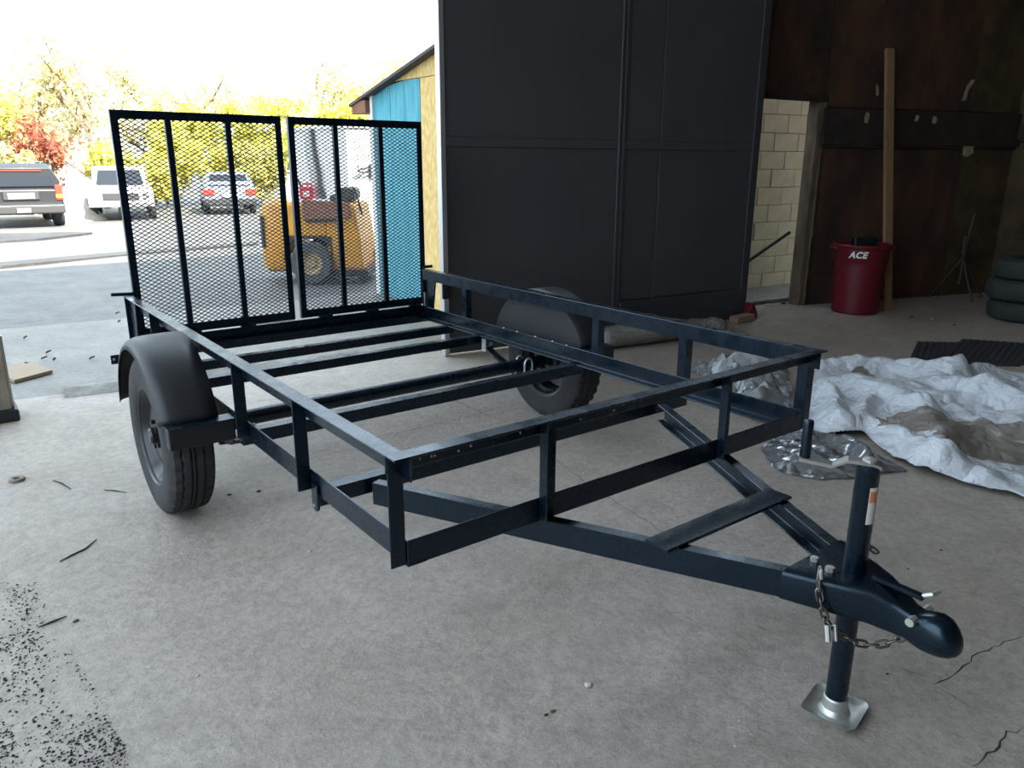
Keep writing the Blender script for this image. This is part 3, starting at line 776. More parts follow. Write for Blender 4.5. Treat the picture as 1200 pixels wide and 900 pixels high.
c2 = cat((1.015,-.655,.452), (1.085,-.685,.448), -.022, 8)
part(chain(c2), 'safety_chain', 'chain', bevel=0, smooth=True)
hk = part(MB().tube([V(.862,-.655,.455),V(.848,-.66,.475),V(.838,-.668,.470),V(.836,-.672,.45)], .005, 8), 'chain_hook', 'zinc', bevel=0, smooth='auto')
part(MB().tube([V(.835,-.705,.335),V(.822,-.720,.300)], .008, 10), 'chain_clip', 'steel', bevel=0, smooth='auto')
part(MB().tube([V(.853,-.715,.335),V(.840,-.730,.300)], .006, 10), 'chain_clip', 'steel', bevel=0, smooth='auto')
# ------------------------------------------------------------------ things inside
# red bin
bx_, by_ = 6.72, 2.47
bin_ = empty('trash_can', (bx_, by_, 0)); tag(bin_, 'red plastic trash can with white letters standing by the leaning lumber', 'trash can')
prof = [(0,.004),(.215,.004),(.224,.012),(.232,.20),(.243,.44),(.246,.50),(.252,.505),(.252,.525),(.255,.53),(.262,.655),(.275,.662),(.280,.672),(.280,.690),(.272,.697),(.262,.692),(.255,.66),(.240,.50),(.212,.03),(0,.03)]
MB().lathe(prof, (0,0,0), 'z', 48).build('bin_body', M_['red'], bin_, smooth='auto')
for sgn in (-1, 1):
    d = V(RIGHT.x, RIGHT.y, 0).normalized()*sgn; t = V(-d.y, d.x, 0)
    k = MB(); k.loft([[d*.268+t*q+Z*.635, d*.312+t*q*.8+Z*.645, d*.312+t*q*.8+Z*.672, d*.268+t*q+Z*.675] for q in (-.06, -.02, .02, .06)]); k.build('bin_handle', M_['red'], bin_, bevel=.004)
# lettering wrapped round the wall of the bin
fc = bpy.data.curves.new('letters', 'FONT'); fc.body = 'ACE'; fc.size = .085; fc.shear = .25; fc.offset = .0035; fc.align_x = 'CENTER'; fc.space_character = 1.06; fc.resolution_u = 3
fo = bpy.data.objects.new('letters_tmp', fc); C.objects.link(fo)
bpy.context.view_layer.update()
me = bpy.data.meshes.new_from_object(fo.evaluated_get(bpy.context.evaluated_depsgraph_get()))
bpy.data.objects.remove(fo); bpy.data.curves.remove(fc)
a0 = math.atan2(CAM.y-by_, CAM.x-bx_) - .12
for v in me.vertices:
    x, y = v.co.x, v.co.y; z = .575 + y; R = .2575 + (z-.53)*.055 + .0015; a = a0 + x/R
    v.co = (R*math.cos(a), R*math.sin(a), z)
me.name = 'bin_letters'; me.materials.clear(); me.materials.append(M_['white_text'])
fo = bpy.data.objects.new('bin_letters', me); C.objects.link(fo); fo.parent = bin_
# dark case poking out of the bin
k = MB(); k.box((-.12,-.05,.0), (.12,.05,.72)); 
bxo = empty('black_case', (bx_+.06, by_+.02, .035)); bxo.rotation_euler = (.0, 0, -.6)
k.build('case_body', M_['blackmatte'], bxo, bevel=.01)
MB().tube([(-.05,0,.72),(-.05,0,.74),(.05,0,.74),(.05,0,.72)], .008, 8).build('case_handle', M_['plastic'], bxo)
tag(bxo, 'black case sticking up out of the red trash can', 'case')

# leaning lumber
lb0 = V(7.10, 2.32, 0); s1, z1 = on_b(1043, 57, -.06); lt = bw(s1, -.055, z1)
k = MB(); k.bar(lb0, lt, .10, .036, up=NB); o = k.build('lumber_board', M_['lumber'], bevel=.002)
tag(o, 'long pale pine board leaning upright against the brown wall', 'board')

# light stand
st = empty('tripod_stand', (8.42, 2.20, 0)); tag(st, 'thin tripod stand with splayed legs in the dark corner', 'stand')
MB().tube([(0,0,.16),(.03,.0,.55),(.07,-.02,.95)], .014, 8).build('pole', M_['stand'], st)
MB().tube([(-.012,0,.50),(-.02,0,.70)], .018, 8).build('pole_clamp', M_['stand'], st)
for a in (-.55, 2.3, 4.2):
    e_ = V(math.cos(a)*.36, math.sin(a)*.28, .012)
    MB().tube([(0,0,.46), e_*.5+V(0,0,.22), e_], .011, 6).build('leg', M_['stand'], st)

# stacked tyres by the right edge
for i in range(3):
    R = .33; z0 = .005 + i*.20
    pr = [(.19,.02),(.22,.0),(.28,.0),(.315,.02),(.328,.05),(.333,.09),(.333,.11),(.328,.15),(.315,.18),(.28,.2),(.22,.2),(.19,.18),(.185,.1)]
    def tf(ii, j, r): return r - (.006 if (3 <= ii <= 8 and j % 2) else 0)
    k = MB().lathe([(r, z*.985) for r, z in pr], (0,0,0), 'z', 72, tf, close=True)
    o = k.build('spare_tyre', M_['greenrubber'], smooth='auto'); o.location = (7.66 + (.02,-.03,.0)[i], 1.25+(0,.02,-.01)[i], z0)
    tag(o, ('dusty spare tyre at the bottom of the stack by the right wall', 'dusty spare tyre in the middle of the stack by the right wall', 'dusty spare tyre on top of the stack by the right wall')[i], 'tyre', 'stacked spare tyres')

# ribbed rubber mats
def ribmat(name, A, B, wv, th, z0, label):
    A = Vector(A); B = Vector(B); L_ = (B-A).length; n = int(L_/.05); d = (B-A).normalized(); pr = []
    for i in range(n):
        x = i*L_/n; pr += [(x, th), (x+.034*L_/n/.05, th), (x+.036*L_/n/.05, th-.006), (x+.048*L_/n/.05, th-.006)]
    prof = [d*0] + [d*x+Z*z for x, z in pr] + [d*L_]
    k = MB(); k.prism([p + Z*z0 for p in prof], A, A+Vector(wv)); o = k.build(name, M_['mat']); tag(o, label, 'mat', 'rubber mats on the floor'); return o
A = gz(1064, 426); B = gz(1075, 402); Cc = gz(1190, 430)
ribmat('rubber_mat', B, B + (gz(1200,404)-B)*.95, (A-B)*1.05, .016, 0, 'ribbed black rubber mat lying flat, its left corner showing')
D1 = gz(1103, 409, .016); D2 = gz(1127, 401, .016)
ribmat('rubber_mat', D2, D2 + (gz(1215,407)-D2)*1.5, (gz(1095,432)-D2)*.75, .016, .016, 'second ribbed black rubber mat overlapping the first behind white sheeting')

# crumpled sheets
def inside(p, poly):
    x, y = p; c = False; n = len(poly); j = n-1
    for i in range(n):
        xi, yi = poly[i]; xj, yj = poly[j]
        if (yi > y) != (yj > y) and x < (xj-xi)*(y-yi)/(yj-yi)+xi: c = not c
        j = i
    return c
def edge_dist(p, poly):
    m_ = 1e9; n = len(poly); P = Vector(p)
    for i in range(n):
        a = Vector(poly[i]); b = Vector(poly[(i+1) % n]); ab = b-a; t = max(0, min(1, (P-a).dot(ab)/ab.length_squared)); m_ = min(m_, (P-(a+ab*t)).length)
    return m_
def segdist(p, a, b):
    P = Vector(p); a = Vector(a); b = Vector(b); ab = b-a; t = max(0, min(1, (P-a).dot(ab)/ab.length_squared)); return (P-(a+ab*t)).length, t
def sheet(poly, ridges, amp, freq, n, seed, base=.006, sharp=1.0, zmul=1):
    xs = [p[0] for p in poly]; ys = [p[1] for p in poly]; x0, x1, y0, y1 = min(xs)-.1, max(xs)+.1, min(ys)-.1, max(ys)+.1
    k = MB(); off = V(seed*7.3, seed*3.1, seed)
    def h(x, y):
        q = V(x, y, 0)
        wx = x + .12*noise.noise(q*1.7+off); wy = y + .12*noise.noise(q*1.7+off+V(9,9,9))
        z = base
        for (a, b, hh, ww) in ridges:
            d, t = segdist((wx, wy), a, b); z += hh*math.exp(-(d/ww)**2)*(.55+.45*math.sin(math.pi*min(1, max(0, .15+t*.7))))
        r1 = 1-abs(noise.noise(V(wx, wy, 0)*freq+off)*1.8); r2 = 1-abs(noise.noise(V(wx, wy, 0)*freq*2.3+off*2)*1.8)
        r3 = abs(noise.noise(V(wx, wy, 0)*freq*5+off*3))
        z += amp*.6*max(0, r1)**(2*sharp) + amp*.2*max(0, r2)**(2*sharp) + amp*.1*r3
        ds = noise.voronoi(V(wx*1.15, wy*1.15, 0)*freq+off)[0]; z += amp*1.5*min(.45, ds[1]-ds[0])
        ds = noise.voronoi(V(wx, wy*1.3, 0)*freq*2.6+off*2)[0]; z += amp*.55*min(.5, ds[1]-ds[0])
        e_ = edge_dist((x, y), poly); z *= min(1, .22 + e_/.16)
        return z*zmul
    rx = lambda a: x0+(x1-x0)*a
    ry = lambda b: y0+(y1-y0)*b
    ny = max(8, int(n*(y1-y0)/(x1-x0)))
    P2 = []
    for i in range(len(poly)):
        a = Vector(poly[i]); b = Vector(poly[(i+1) % len(poly)]); m_ = max(2, int((b-a).length/.035)); nn = Vector((-(b-a).y, (b-a).x)).normalized()
        for j in range(m_):
            q = a.lerp(b, j/m_); w_ = .035*noise.noise(V(q.x*6, q.y*6, seed)) + .012*noise.noise(V(q.x*22, q.y*22, seed)); P2.append(tuple(q + nn*w_))
    ins = {}
    for j in range(ny):
        for i in range(n): ins[(i, j)] = inside((rx(i/(n-1)), ry(j/(ny-1))), P2)
    vs = []; fs = []; idx = {}
    def vid(i, j):
        if (i, j) in idx: return idx[(i, j)]
        x, y = rx(i/(n-1)), ry(j/(ny-1))
        if not ins[(i, j)]:
            best = None; Q = Vector((x, y))
            for t in range(len(P2)):
                a = Vector(P2[t]); b = Vector(P2[(t+1) % len(P2)]); ab = b-a; u_ = max(0, min(1, (Q-a).dot(ab)/max(1e-9, ab.length_squared))); c_ = a+ab*u_; d = (Q-c_).length
                if best is None or d < best[0]: best = (d, c_)
            x, y = best[1]
        vs.append((x, y, h(x, y))); idx[(i, j)] = len(vs)-1; return idx[(i, j)]
    for j in range(ny-1):
        for i in range(n-1):
            cs = ((i, j), (i+1, j), (i+1, j+1), (i, j+1))
            if sum(ins[c] for c in cs) >= 2: fs.append(tuple(vid(*c) for c in cs))
    k.add(vs, fs)
    return k
def G(u, v, z=.06): p = gz(u, v, z); return (p.x, p.y)
tarp_poly = [G(944,421,.08), G(1010,420,.08), G(1090,424,.1), G(1150,424,.1), G(1210,428,.1), (6.0,.2), (5.4,-.6), (4.2,-1.0), (3.3,-.75), G(1200,590,.0), G(1130,570,0), G(1064,552,0), G(1035,532,0), G(1012,512,0), G(968,512,0), G(938,508,0), G(932,482,.02), G(940,455,.02)]
rid = [(G(945,438), G(1002,502), .09, .075), (G(955,425), G(1105,438), .09, .10), (G(1105,438), G(1210,436), .10, .12), (G(1000,445), G(1075,480), .09, .10), (G(1095,447), G(1210,478), .12, .10),
       (G(1005,500), G(1120,568), .07, .09), (G(1075,480), G(1110,545), .10, .09), (G(1110,545), G(1210,580), .06, .10), (G(1040,500), G(1090,535), .07, .07), (G(1130,500), G(1210,510), .06, .08), (G(1020,460), G(1020,490), .05, .05)]
o = sheet(tarp_poly, rid, .05, 2.3, 210, 3).build('plastic_sheeting', M_['tarp'], smooth=True, solid=.002)
tag(o, 'big crumpled sheet of white plastic spread over the floor right of trailer', 'plastic sheet')
poly2 = [G(812,432,.02), G(818,422,.06), G(850,414,.1), G(882,408,.1), G(925,418,.1), G(925,445,.05), G(930,470,.02), G(905,505,.0), G(870,490,.0), G(850,462,.0), G(820,450,0)]
o = sheet(poly2, [(G(830,424), G(920,415), .10, .10), (G(880,470), G(905,490), .05, .06)], .10, 4.2, 110, 8, sharp=.8).build('plastic_wrap', M_['film2'], smooth='auto', solid=.001)
tag(o, 'shiny crumpled heap of clear plastic wrap behind the trailer front corner', 'plastic wrap')
poly2b = [G(828,420,.14), G(885,408,.14), G(915,418,.14), G(890,422,.14), G(860,425,.14), G(838,428,.14)]
o = sheet(poly2b, [], .04, 4, 60, 12, base=.19).build('plastic_offcut', M_['tarp'], smooth=True, solid=.002)
o.location.z = -.02
tag(o, 'small white plastic offcut lying on top of the clear wrap heap', 'plastic sheet')
poly3 = [G(893,528,0), G(905,510,0), G(945,500,.02), G(990,498,.05), G(1015,515,.03), G(1035,532,.02), G(1062,553,0), G(1020,560,0), G(965,563,0), G(920,555,0), G(900,545,0)]
o = sheet(poly3, [(G(985,505), G(1020,535), .06, .05), (G(930,545), G(1010,552), .03, .04)], .022, 4.5, 130, 21, sharp=.9).build('plastic_film', M_['film'], smooth='auto', solid=.001)
tag(o, 'crumpled clear plastic film on the floor behind the jack crank handle', 'plastic film')

# roll of bubble wrap under the black door
ra = V(3.42, 2.84, .0); rb = V(4.75, 2.64, 0); k = MB(); ring = []
for i in range(26):
    t = i/25; c = ra.lerp(rb, t); R = .095 + .035*math.exp(-((t-.38)/.16)**2) + .012*noise.noise(V(t*9, 0, 2)) - .045*max(0, t-.55)
    if i in (0,): R *= .75
    ring.append([c + V(.15*math.cos(a)*R, math.cos(a)*R*1.15, R*.93 + math.sin(a)*R*.93) * 1.0 + V(0,0,.012*noise.noise(V(t*14, a*2, 4))) for a in np.linspace(0, 2*math.pi, 22, endpoint=False)])
k.loft(ring); br = empty('bubble_wrap_roll', (0,0,0)); br.location = (ra.x, ra.y, 0)
k.build('roll_body', M_['wrap'], br, world=True, smooth=True)
k = MB(); k.grid(lambda a, b: (ra.x-.05-.05*math.sin(b*4)+.02*a, ra.y-.06+.13*a, .02+.20*b+.02*math.sin(a*9+b*5)), 10, 12); k.build('loose_end', M_['film'], br, world=True, smooth=True, solid=.001)
tag(br, 'long roll of clear bubble wrap lying at the foot of black door', 'bubble wrap')

# red prop at the foot of the black door
k = MB(); k.poly([fw(3.20,-.10,0), fw(3.34,-.10,0), fw(3.34,-.10,.05), fw(3.28,-.10,.16), fw(3.25,-.10,.16)], N1*.08); o = k.build('door_chock', M_['red'], bevel=.006)
tag(o, 'red wedge chock at the right foot of the black door', 'chock')
k = MB(); k.bar(fw(2.95,-.16,.035), fw(3.22,-.12,.035), .10, .06); o = k.build('wood_block', mat('pinkish_wood', (.35,.22,.17), .7, col2=(.28,.17,.13), nscale=9), bevel=.006)
tag(o, 'short pinkish wood block on the floor beside red chock', 'block')

# small things on the floor
def floor_lump(name, u, v, size, m_, label, catg, seed, flat=.4):
    p = gz(u, v); k = MB(); ring = []; random.seed(seed)
    n = 7; top = []
    rr = [random.uniform(.6, 1.1)*size for _ in range(n)]
    k.loft([[V(p.x+rr[i]*q*math.cos(2*math.pi*i/n), p.y+rr[i]*q*.8*math.sin(2*math.pi*i/n), z*size*flat) for i in range(n)] for q, z in ((.8,0),(1,.4),(.55,1))])
    o = k.build(name, M_[m_]); tag(o, label, catg); return o
p = gz(20, 563); k = MB().lathe([(.014,.0),(.034,.0),(.036,.004),(.034,.012),(.024,.016),(.014,.012)], p, 'z', 20, close=True); tag(k.build('pipe_flange', M_['post'], smooth='auto'), 'small round metal flange on the floor near the left edge', 'flange')
def twig(pts, r, label):
    k = MB(); r *= .6; k.tube([gz(u, v, r) for u, v in pts], [r*.6]+[r]*(len(pts)-2)+[r*.5], 5); tag(k.build('twig', M_['twig']), label, 'twig')
twig([(70,658),(85,650),(100,643),(113,632)], .006, 'dark bent twig lying on the floor left of the trailer wheel')
twig([(122,574),(135,575),(148,577)], .005, 'short straight twig lying just left of the left tyre')
twig([(62,563),(72,566),(83,573)], .006, 'little curved twig between the round flange and left tyre')
twig([(45,735),(62,728),(78,722)], .006, 'twig lying at the top of the dark grit patch')
for i, (u, v, s_, m_, lab) in enumerate([
    (89,728,.012,'deadleaf','brown pebble beside the dark grit patch'), (269,580,.012,'grit','dark speck on the floor just right of the left tyre'), (303,576,.013,'grit','curled dark scrap on the floor under the frame'),
    (363,646,.012,'crumb','white paint chip on floor below the left rail'), (690,804,.018,'crumb','biggest white chip on the open floor ahead of the trailer'),
    (704,730,.009,'crumb','small round pebble below the tongue beam'), (648,834,.010,'deadleaf','tan pebble on the open floor below the white chip'), (232,792,.010,'crumb','pale chip on the floor low left of centre'),
    (560,658,.008,'crumb','tiny white chip beside the front frame corner'), (1040,790,.007,'grit','dark crumb near the jack foot'), (1018,369,.035,'crumb','pale crumpled scrap on floor in front of red can'),
    (886,354,.06,'grit','dark rubble lump at the foot of the block doorway'), (900,358,.045,'crumb','pale rubble chunk at the foot of the block doorway'), (918,356,.04,'deadleaf','brown rubble chunk beside the doorway jamb'), (1068,372,.03,'deadleaf','brown scrap on the floor right of leaning board'), (1092,374,.03,'crumb','pale flake on the dark floor left of stacked tyres'), (640,838,.008,'grit','dark crumb beside the tan pebble'), (1118,381,.02,'grit','black crumb on the floor before the stacked tyres'),
    (1103,645,.008,'grit','dark speck on floor right of the coupler'), (1064,667,.006,'grit','tiny dark speck beside the jack tube')]):
    floor_lump('floor_scrap', u, v, s_, m_, lab, 'scrap', 40+i)
for i, (u, v, rz) in enumerate([(138,368,.2),(140,378,.9),(57,414,.4),(64,423,1.1),(108,421,.3),(32,428,2),(52,421,.1),(30,397,.8)]):
    p = gz(u, v, .002); k = MB(); k.grid(lambda a, b: (p.x + .045*(a-.5)*math.cos(rz) - .028*(b-.5)*math.sin(rz)*math.sin(math.pi*a), p.y + .045*(a-.5)*math.sin(rz) + .028*(b-.5)*math.cos(rz)*math.sin(math.pi*a), .004+.02*abs(b-.5)+.012*a), 6, 5)
    tag(k.build('dead_leaf', M_['deadleaf'], solid=.001), ['dead leaf on the apron nearest the trailer rear rail pin','dead leaf on the apron, just inside its outer edge','dead leaf on the apron, second from the left jamb row','dead leaf on apron, next to the plywood offcut','dead leaf on the apron left of the light bar','dead leaf lying at the plywood edge','little dead leaf midway on the apron','dead leaf far out on the apron near the left edge'][i], 'leaf', 'dead leaves on the apron')
# dark grit swept at lower left, and fine crumbs over the slab
random.seed(11); k = MB(); n = 0
octv = [(1,0,0),(-.5,.87,0),(-.5,-.87,0),(0,0,1)]
def crumb(k, x, y, s_):
    a = random.uniform(0, 6.28); ca, sa = math.cos(a), math.sin(a); sy = random.uniform(.4, 1)
    k.add([(x+s_*(px*ca-py*sy*sa), y+s_*(px*sa+py*sy*ca), max(.0005, pz*s_*.7)) for px, py, pz in octv], [(0,1,3),(1,2,3),(2,0,3)])
while n < 2600:
    u = random.uniform(-40, 150); v = random.uniform(680, 930)
    lim = noise.noise(V(u*.02, v*.02, 1))
    if u > 40 + (v-680)*.55: continue
    if lim + .25*noise.noise(V(u*.07, v*.07, 3)) < random.uniform(-.25, .45) - .12: continue
    p = gz(u, v); crumb(k, p.x, p.y, random.choice([.0016,.002,.003,.004,.006])*random.uniform(.7,1.3)); n += 1
o = k.build('dark_grit', M_['grit'], fix=False); tag(o, 'dark grit scattered over the floor at the lower left', 'grit', kind='stuff')
k = MB(); random.seed(12)
for i in range(900):
    x = random.uniform(-1.2, 6.5); y = random.uniform(-1.3, 3.4); crumb(k, x, y, random.choice([.0015,.002,.003,.004,.006]))
o = k.build('floor_crumbs', M_['crumb'], fix=False); tag(o, 'fine pale crumbs scattered over the concrete floor', 'crumbs', kind='stuff')
# cracks in the slab
def crack(pts, w, seed):
    random.seed(seed); P = [gz(u, v, .0008) for u, v in pts]; Q = []
    for a, b in zip(P, P[1:]):
        m_ = max(2, int((b-a).length/.025))
        for i in range(m_): Q.append(a.lerp(b, i/m_) + V(random.uniform(-.006,.006), random.uniform(-.006,.006), 0))
    Q.append(P[-1]); k = MB(); vs = []
    for i, p in enumerate(Q):
        d = (Q[min(i+1, len(Q)-1)]-Q[max(i-1, 0)]).normalized(); nn = V(-d.y, d.x, 0); ww = w*random.uniform(.4, 1.2)*(.3 if i in (0, len(Q)-1) else 1)
        vs += [p+nn*ww, p-nn*ww]
    k.add(vs, [(2*i, 2*i+1, 2*i+3, 2*i+2) for i in range(len(Q)-1)]); k.build('crack', M_['crack'], floor, fix=False)
crack([(1200,745),(1170,755),(1148,765),(1135,775),(1118,790),(1095,802)], .0022, 1)
crack([(1200,855),(1180,858),(1165,880),(1140,898)], .003, 2)
crack([(1095,802),(1115,815),(1135,825)], .0012, 3)
crack([(1052,780),(1068,787),(1080,792)], .0015, 4)
crack([(530,468),(556,480),(600,497),(640,530),(700,575),(760,612),(800,640)], .0015, 5)
crack([(260,508),(330,488),(420,460),(540,440)], .0022, 6)
crack([(440,512),(500,500),(545,490),(580,478)], .0015, 7)
crack([(420,460),(380,462),(300,470)], .003, 8)

# ------------------------------------------------------------------ outside
# annex with teal boards and bare OSB
ax = 3.35
an = empty('annex_building', (ax+1.5, 5.2, 0)); tag(an, 'low annex with teal boards and bare strand board gable beside the bay', 'building')
ap = lambda k, n, m_, par=None, **kw: k.build(n, M_[m_], par or an, world=True, **kw)
YE = 6.36
rz_ = lambda y: 2.47 - (y-5.155)*.236
ap(MB().poly([V(ax+.02,4.0,-.05), V(ax+.02,YE,-.05), V(ax+.02,YE,rz_(YE)-.04), V(ax+.02,4.0,rz_(4.0)-.04)], (1.6,0,0)), 'wall_body', 'innerwall')
zt_ = 2.262
for y0, y1 in ((6.00,YE), (5.70,6.00), (5.39,5.70)):
    b = ap(MB().poly([V(ax-.004,y0+.003,-.05), V(ax-.004,y1-.003,-.05), V(ax-.004,y1-.003,min(zt_, rz_(y1)-.03)), V(ax-.004,y0+.003,min(zt_, rz_(y0)-.03))], (.024,0,0)), 'teal_board', 'teal', bevel=.002)
for y0, y1 in ((5.0,5.385), (4.4,4.995), (3.98,4.395)):
    ap(MB().box((ax-.002,y0,-.05), (ax+.02,y1,zt_)), 'strand_board', 'osb', bevel=.002)
ap(MB().poly([V(ax-.002,YE-.16,zt_+.006), V(ax-.002,4.0,zt_+.006), V(ax-.002,4.0,rz_(4.0)-.03), V(ax-.002,YE-.16,rz_(YE-.16)-.03)], (.02,0,0)), 'gable_board', 'osb')
ap(MB().poly([V(ax-.10,3.96,rz_(3.96)-.03), V(ax-.10,6.78,rz_(6.78)-.03), V(ax-.10,6.78,rz_(6.78)), V(ax-.10,3.96,rz_(3.96))], (1.8,0,0)), 'roof', 'roof')
ap(MB().box((ax-.08,6.42,1.98), (ax+.6,6.75,2.115)), 'eave_box', 'rust', bevel=.004)
ap(MB().box((ax-.03,YE,-.05), (ax+.04,YE+.05,2.16)), 'corner_trim', 'white', bevel=.003)
ap(MB().box((ax-.02,YE+.06,-.05), (ax+.03,YE+.10,2.0)), 'downpipe', 'white', bevel=.003)
# white building farther on
wb = empty('white_building', (7.2, 12.6, -.2)); tag(wb, 'plain white sided building end beyond the annex', 'building')
def wq(k, n, m_, **kw): return k.build(n, M_[m_], wb, world=True, **kw)
wq(MB().box((5.73,12.05,-.3), (9.2,14.4,2.08)), 'wall_body', 'white')
for i in range(10): wq(MB().box((5.72,12.0,-.25+i*.23), (9.2,12.05,-.25+i*.23+.225)), 'siding_board', 'white', bevel=.004)
wq(MB().box((5.66,11.95,2.08), (9.3,14.5,2.14)), 'roof', 'white')
p = gpl(435, 200, V(0,11.98,0), Y)
lm = MB().box((p.x-.05,11.92,p.z-.12), (p.x+.05,12.0,p.z+.12)).build('lamp_bracket', M_['plastic'], wb, world=True, bevel=.01)
MB().tube([(p.x-.02,11.93,p.z+.08),(p.x-.25,11.85,p.z+.03),(p.x-.34,11.85,p.z+.0)], .018, 6).build('lamp_arm', M_['plastic'], lm, world=True)
MB().tube([(p.x-.02,11.93,p.z-.04),(p.x-.34,11.85,p.z-.02),(p.x-.34,11.85,p.z+.12)], .014, 6).build('lamp_strut', M_['plastic'], lm, world=True)

# wheel helper for vehicles (axis along local x)
def car_wheel(par, x, y, r, w_, side, rimm='chrome'):
    t = MB().lathe([(r*.62,-w_/2),(r*.9,-w_/2),(r,-w_*.35),(r,w_*.35),(r*.9,w_/2),(r*.62,w_/2)], (x,y,r), 'x', 28, lambda i,j,q: q-(.012 if i in (2,3) and j % 2 else 0), close=True).build('tyre', M_['rubber'], par, smooth='auto')
    MB().lathe([(0,side*w_*.30),(r*.2,side*w_*.32),(r*.35,side*w_*.2),(r*.55,side*w_*.25),(r*.63,side*w_*.48),(r*.63,-side*w_*.4),(0,-side*w_*.4)], (x,y,r), 'x', 24).build('wheel_rim', M_[rimm], t, smooth='auto')

# yellow machine
ym = empty('industrial_tractor', (3.15, 7.93, -.03), math.radians(-37)); tag(ym, 'yellow industrial tractor with big front tyre seen through the right gate', 'vehicle')
def yp(k, n, m_='yellow', par=None, **kw): kw.setdefault('bevel', .02); kw.setdefault('seg', 2); return k.build(n, M_[m_], par or ym, **kw)
def side_prism(pts, y0, y1): return MB().poly([V(x, y0, z) for x, z in pts], (0, y1-y0, 0))
# rounded rear weight on the left
ring = []
for z, q in ((.16,.90),(.22,.98),(.55,1.0),(.85,.98),(.98,.90),(1.03,.74)):
    ring.append([V(-.60+.02, -.22, z)*1] if False else [V(-.28 - .36*q*math.cos(a), .25 + .52*q*math.sin(a), z) for a in np.linspace(-math.pi/2, math.pi/2, 13)] + [V(-.18, .25+.52*q, z), V(-.18, .25-.52*q, z)])
yp(MB().loft(ring), 'counterweight', 'yellow', smooth='auto')
yp(MB().poly([V(-.55,-.10,.45), V(-.50,-.17,.45), V(-.50,-.17,.85), V(-.55,-.10,.85)], (-.02,-.015,0)), 'rear_lamp', 'plastic')
yp(side_prism([(-.18,.60),(.30,.60),(.30,.78),(.28,.98),(-.18,1.0)], -.26, .76), 'hood')
yp(side_prism([(-.17,1.0),(.28,.985),(.26,1.03),(-.15,1.05)], -.22, .70), 'hood_lid', 'white')
yp(side_prism([(.02,.80),(.62,.82),(.60,1.02),(.02,1.05)], -.275, -.25), 'rust_panel', 'rustpanel')
yp(side_prism([(.05,.775),(.50,.785),(.50,.815),(.05,.805)], -.29, -.26), 'panel_slot', 'plastic', bevel=.003)
yp(side_prism([(.30,.20),(.74,.20),(.72,.55),(.66,.98),(.60,1.0),(.30,.98)], -.26, .76), 'cowl')
yp(side_prism([(-.26,.30),(-.22,.60),(.36,.60),(.36,.20),(.34,.20),(.34,.46),(.22,.57),(-.08,.57),(-.20,.48),(-.23,.28)], -.27, -.20), 'wheel_arch', 'plastic', bevel=.005)
yp(side_prism([(.28,.10),(.80,.10),(.80,.17),(.28,.19)], -.27, .77), 'running_board', 'plastic', bevel=.006)
yp(side_prism([(.30,.185),(.78,.18),(.78,.215),(.30,.225)], -.28, .77), 'step_trim', 'rustpanel', bevel=.006)
yp(MB().box((-.5,-.12,.14), (.6,.7,.30)), 'chassis', 'plastic')
# tyres: axis along local y
def mach_wheel(x, y, r, w_):
    t = MB().lathe([(r*.52,-w_/2),(r*.9,-w_/2),(r,-w_*.35),(r,w_*.35),(r*.9,w_/2),(r*.52,w_/2)], (x,y,r), 'y', 32, lambda i,j,q: q-(.02 if i in (2,3) and j % 2 else 0), close=True).build('tyre', M_['dusttyre'], ym, smooth='auto')
    MB().lathe([(0,-w_*.2),(r*.2,-w_*.22),(r*.28,-w_*.1),(r*.5,-w_*.2),(r*.53,-w_*.5),(r*.53,w_*.3),(0,w_*.3)], (x,y,r), 'y', 24).build('wheel_rim', mat('tan_rim', (.5,.36,.2), .6) if 'tan_rim' not in bpy.data.materials else bpy.data.materials['tan_rim'], t, smooth='auto')
mach_wheel(.10, -.27, .275, .17); mach_wheel(.03, .70, .262, .17); mach_wheel(.62, .70, .2, .16)
yp(MB().box((.30,.0,1.0), (.58,.42,1.10)), 'seat_base', 'seat', bevel=.03)
yp(side_prism([(.40,1.04),(.62,1.04),(.62,1.14),(.58,1.18),(.44,1.19),(.39,1.12)], .0, .45), 'seat', 'seat', bevel=.02)
yp(MB().tube([(.10,.30,1.0),(.10,.30,1.35),(.06,.30,1.62),(.05,.30,1.90)], [.11,.105,.10,.09], 12), 'exhaust_stack', 'bluecar' if False else 'steel', bevel=0, smooth='auto')
yp(MB().tube([(.70,.05,.85),(.64,.05,1.10),(.60,.05,1.20)], .012, 6), 'control_lever', 'plastic', bevel=0)
# red jug on its hood
jg = empty('fuel_jug', ym.matrix_basis @ V(.03, -.02, 1.045)); jg.rotation_euler = ym.rotation_euler; tag(jg, 'red plastic fuel jug standing on the yellow machine hood', 'jug')
k = MB(); k.box((-.085,-.06,0), (.085,.06,.15)); k.build('jug_body', M_['redjug'], jg, bevel=.02, seg=2)
MB().tube([(-.05,0,.14),(-.05,0,.185),(.06,0,.185),(.06,0,.14)], .014, 8).build('jug_handle', M_['redjug'], jg)
MB().tube([(-.07,0,.14),(-.08,0,.19),(-.11,0,.25)], .014, 8).build('jug_spout', M_['plastic'], jg)
MB().box((-.035,-.0615,.03), (.045,-.060,.10)).build('jug_label', M_['sticker'], jg)

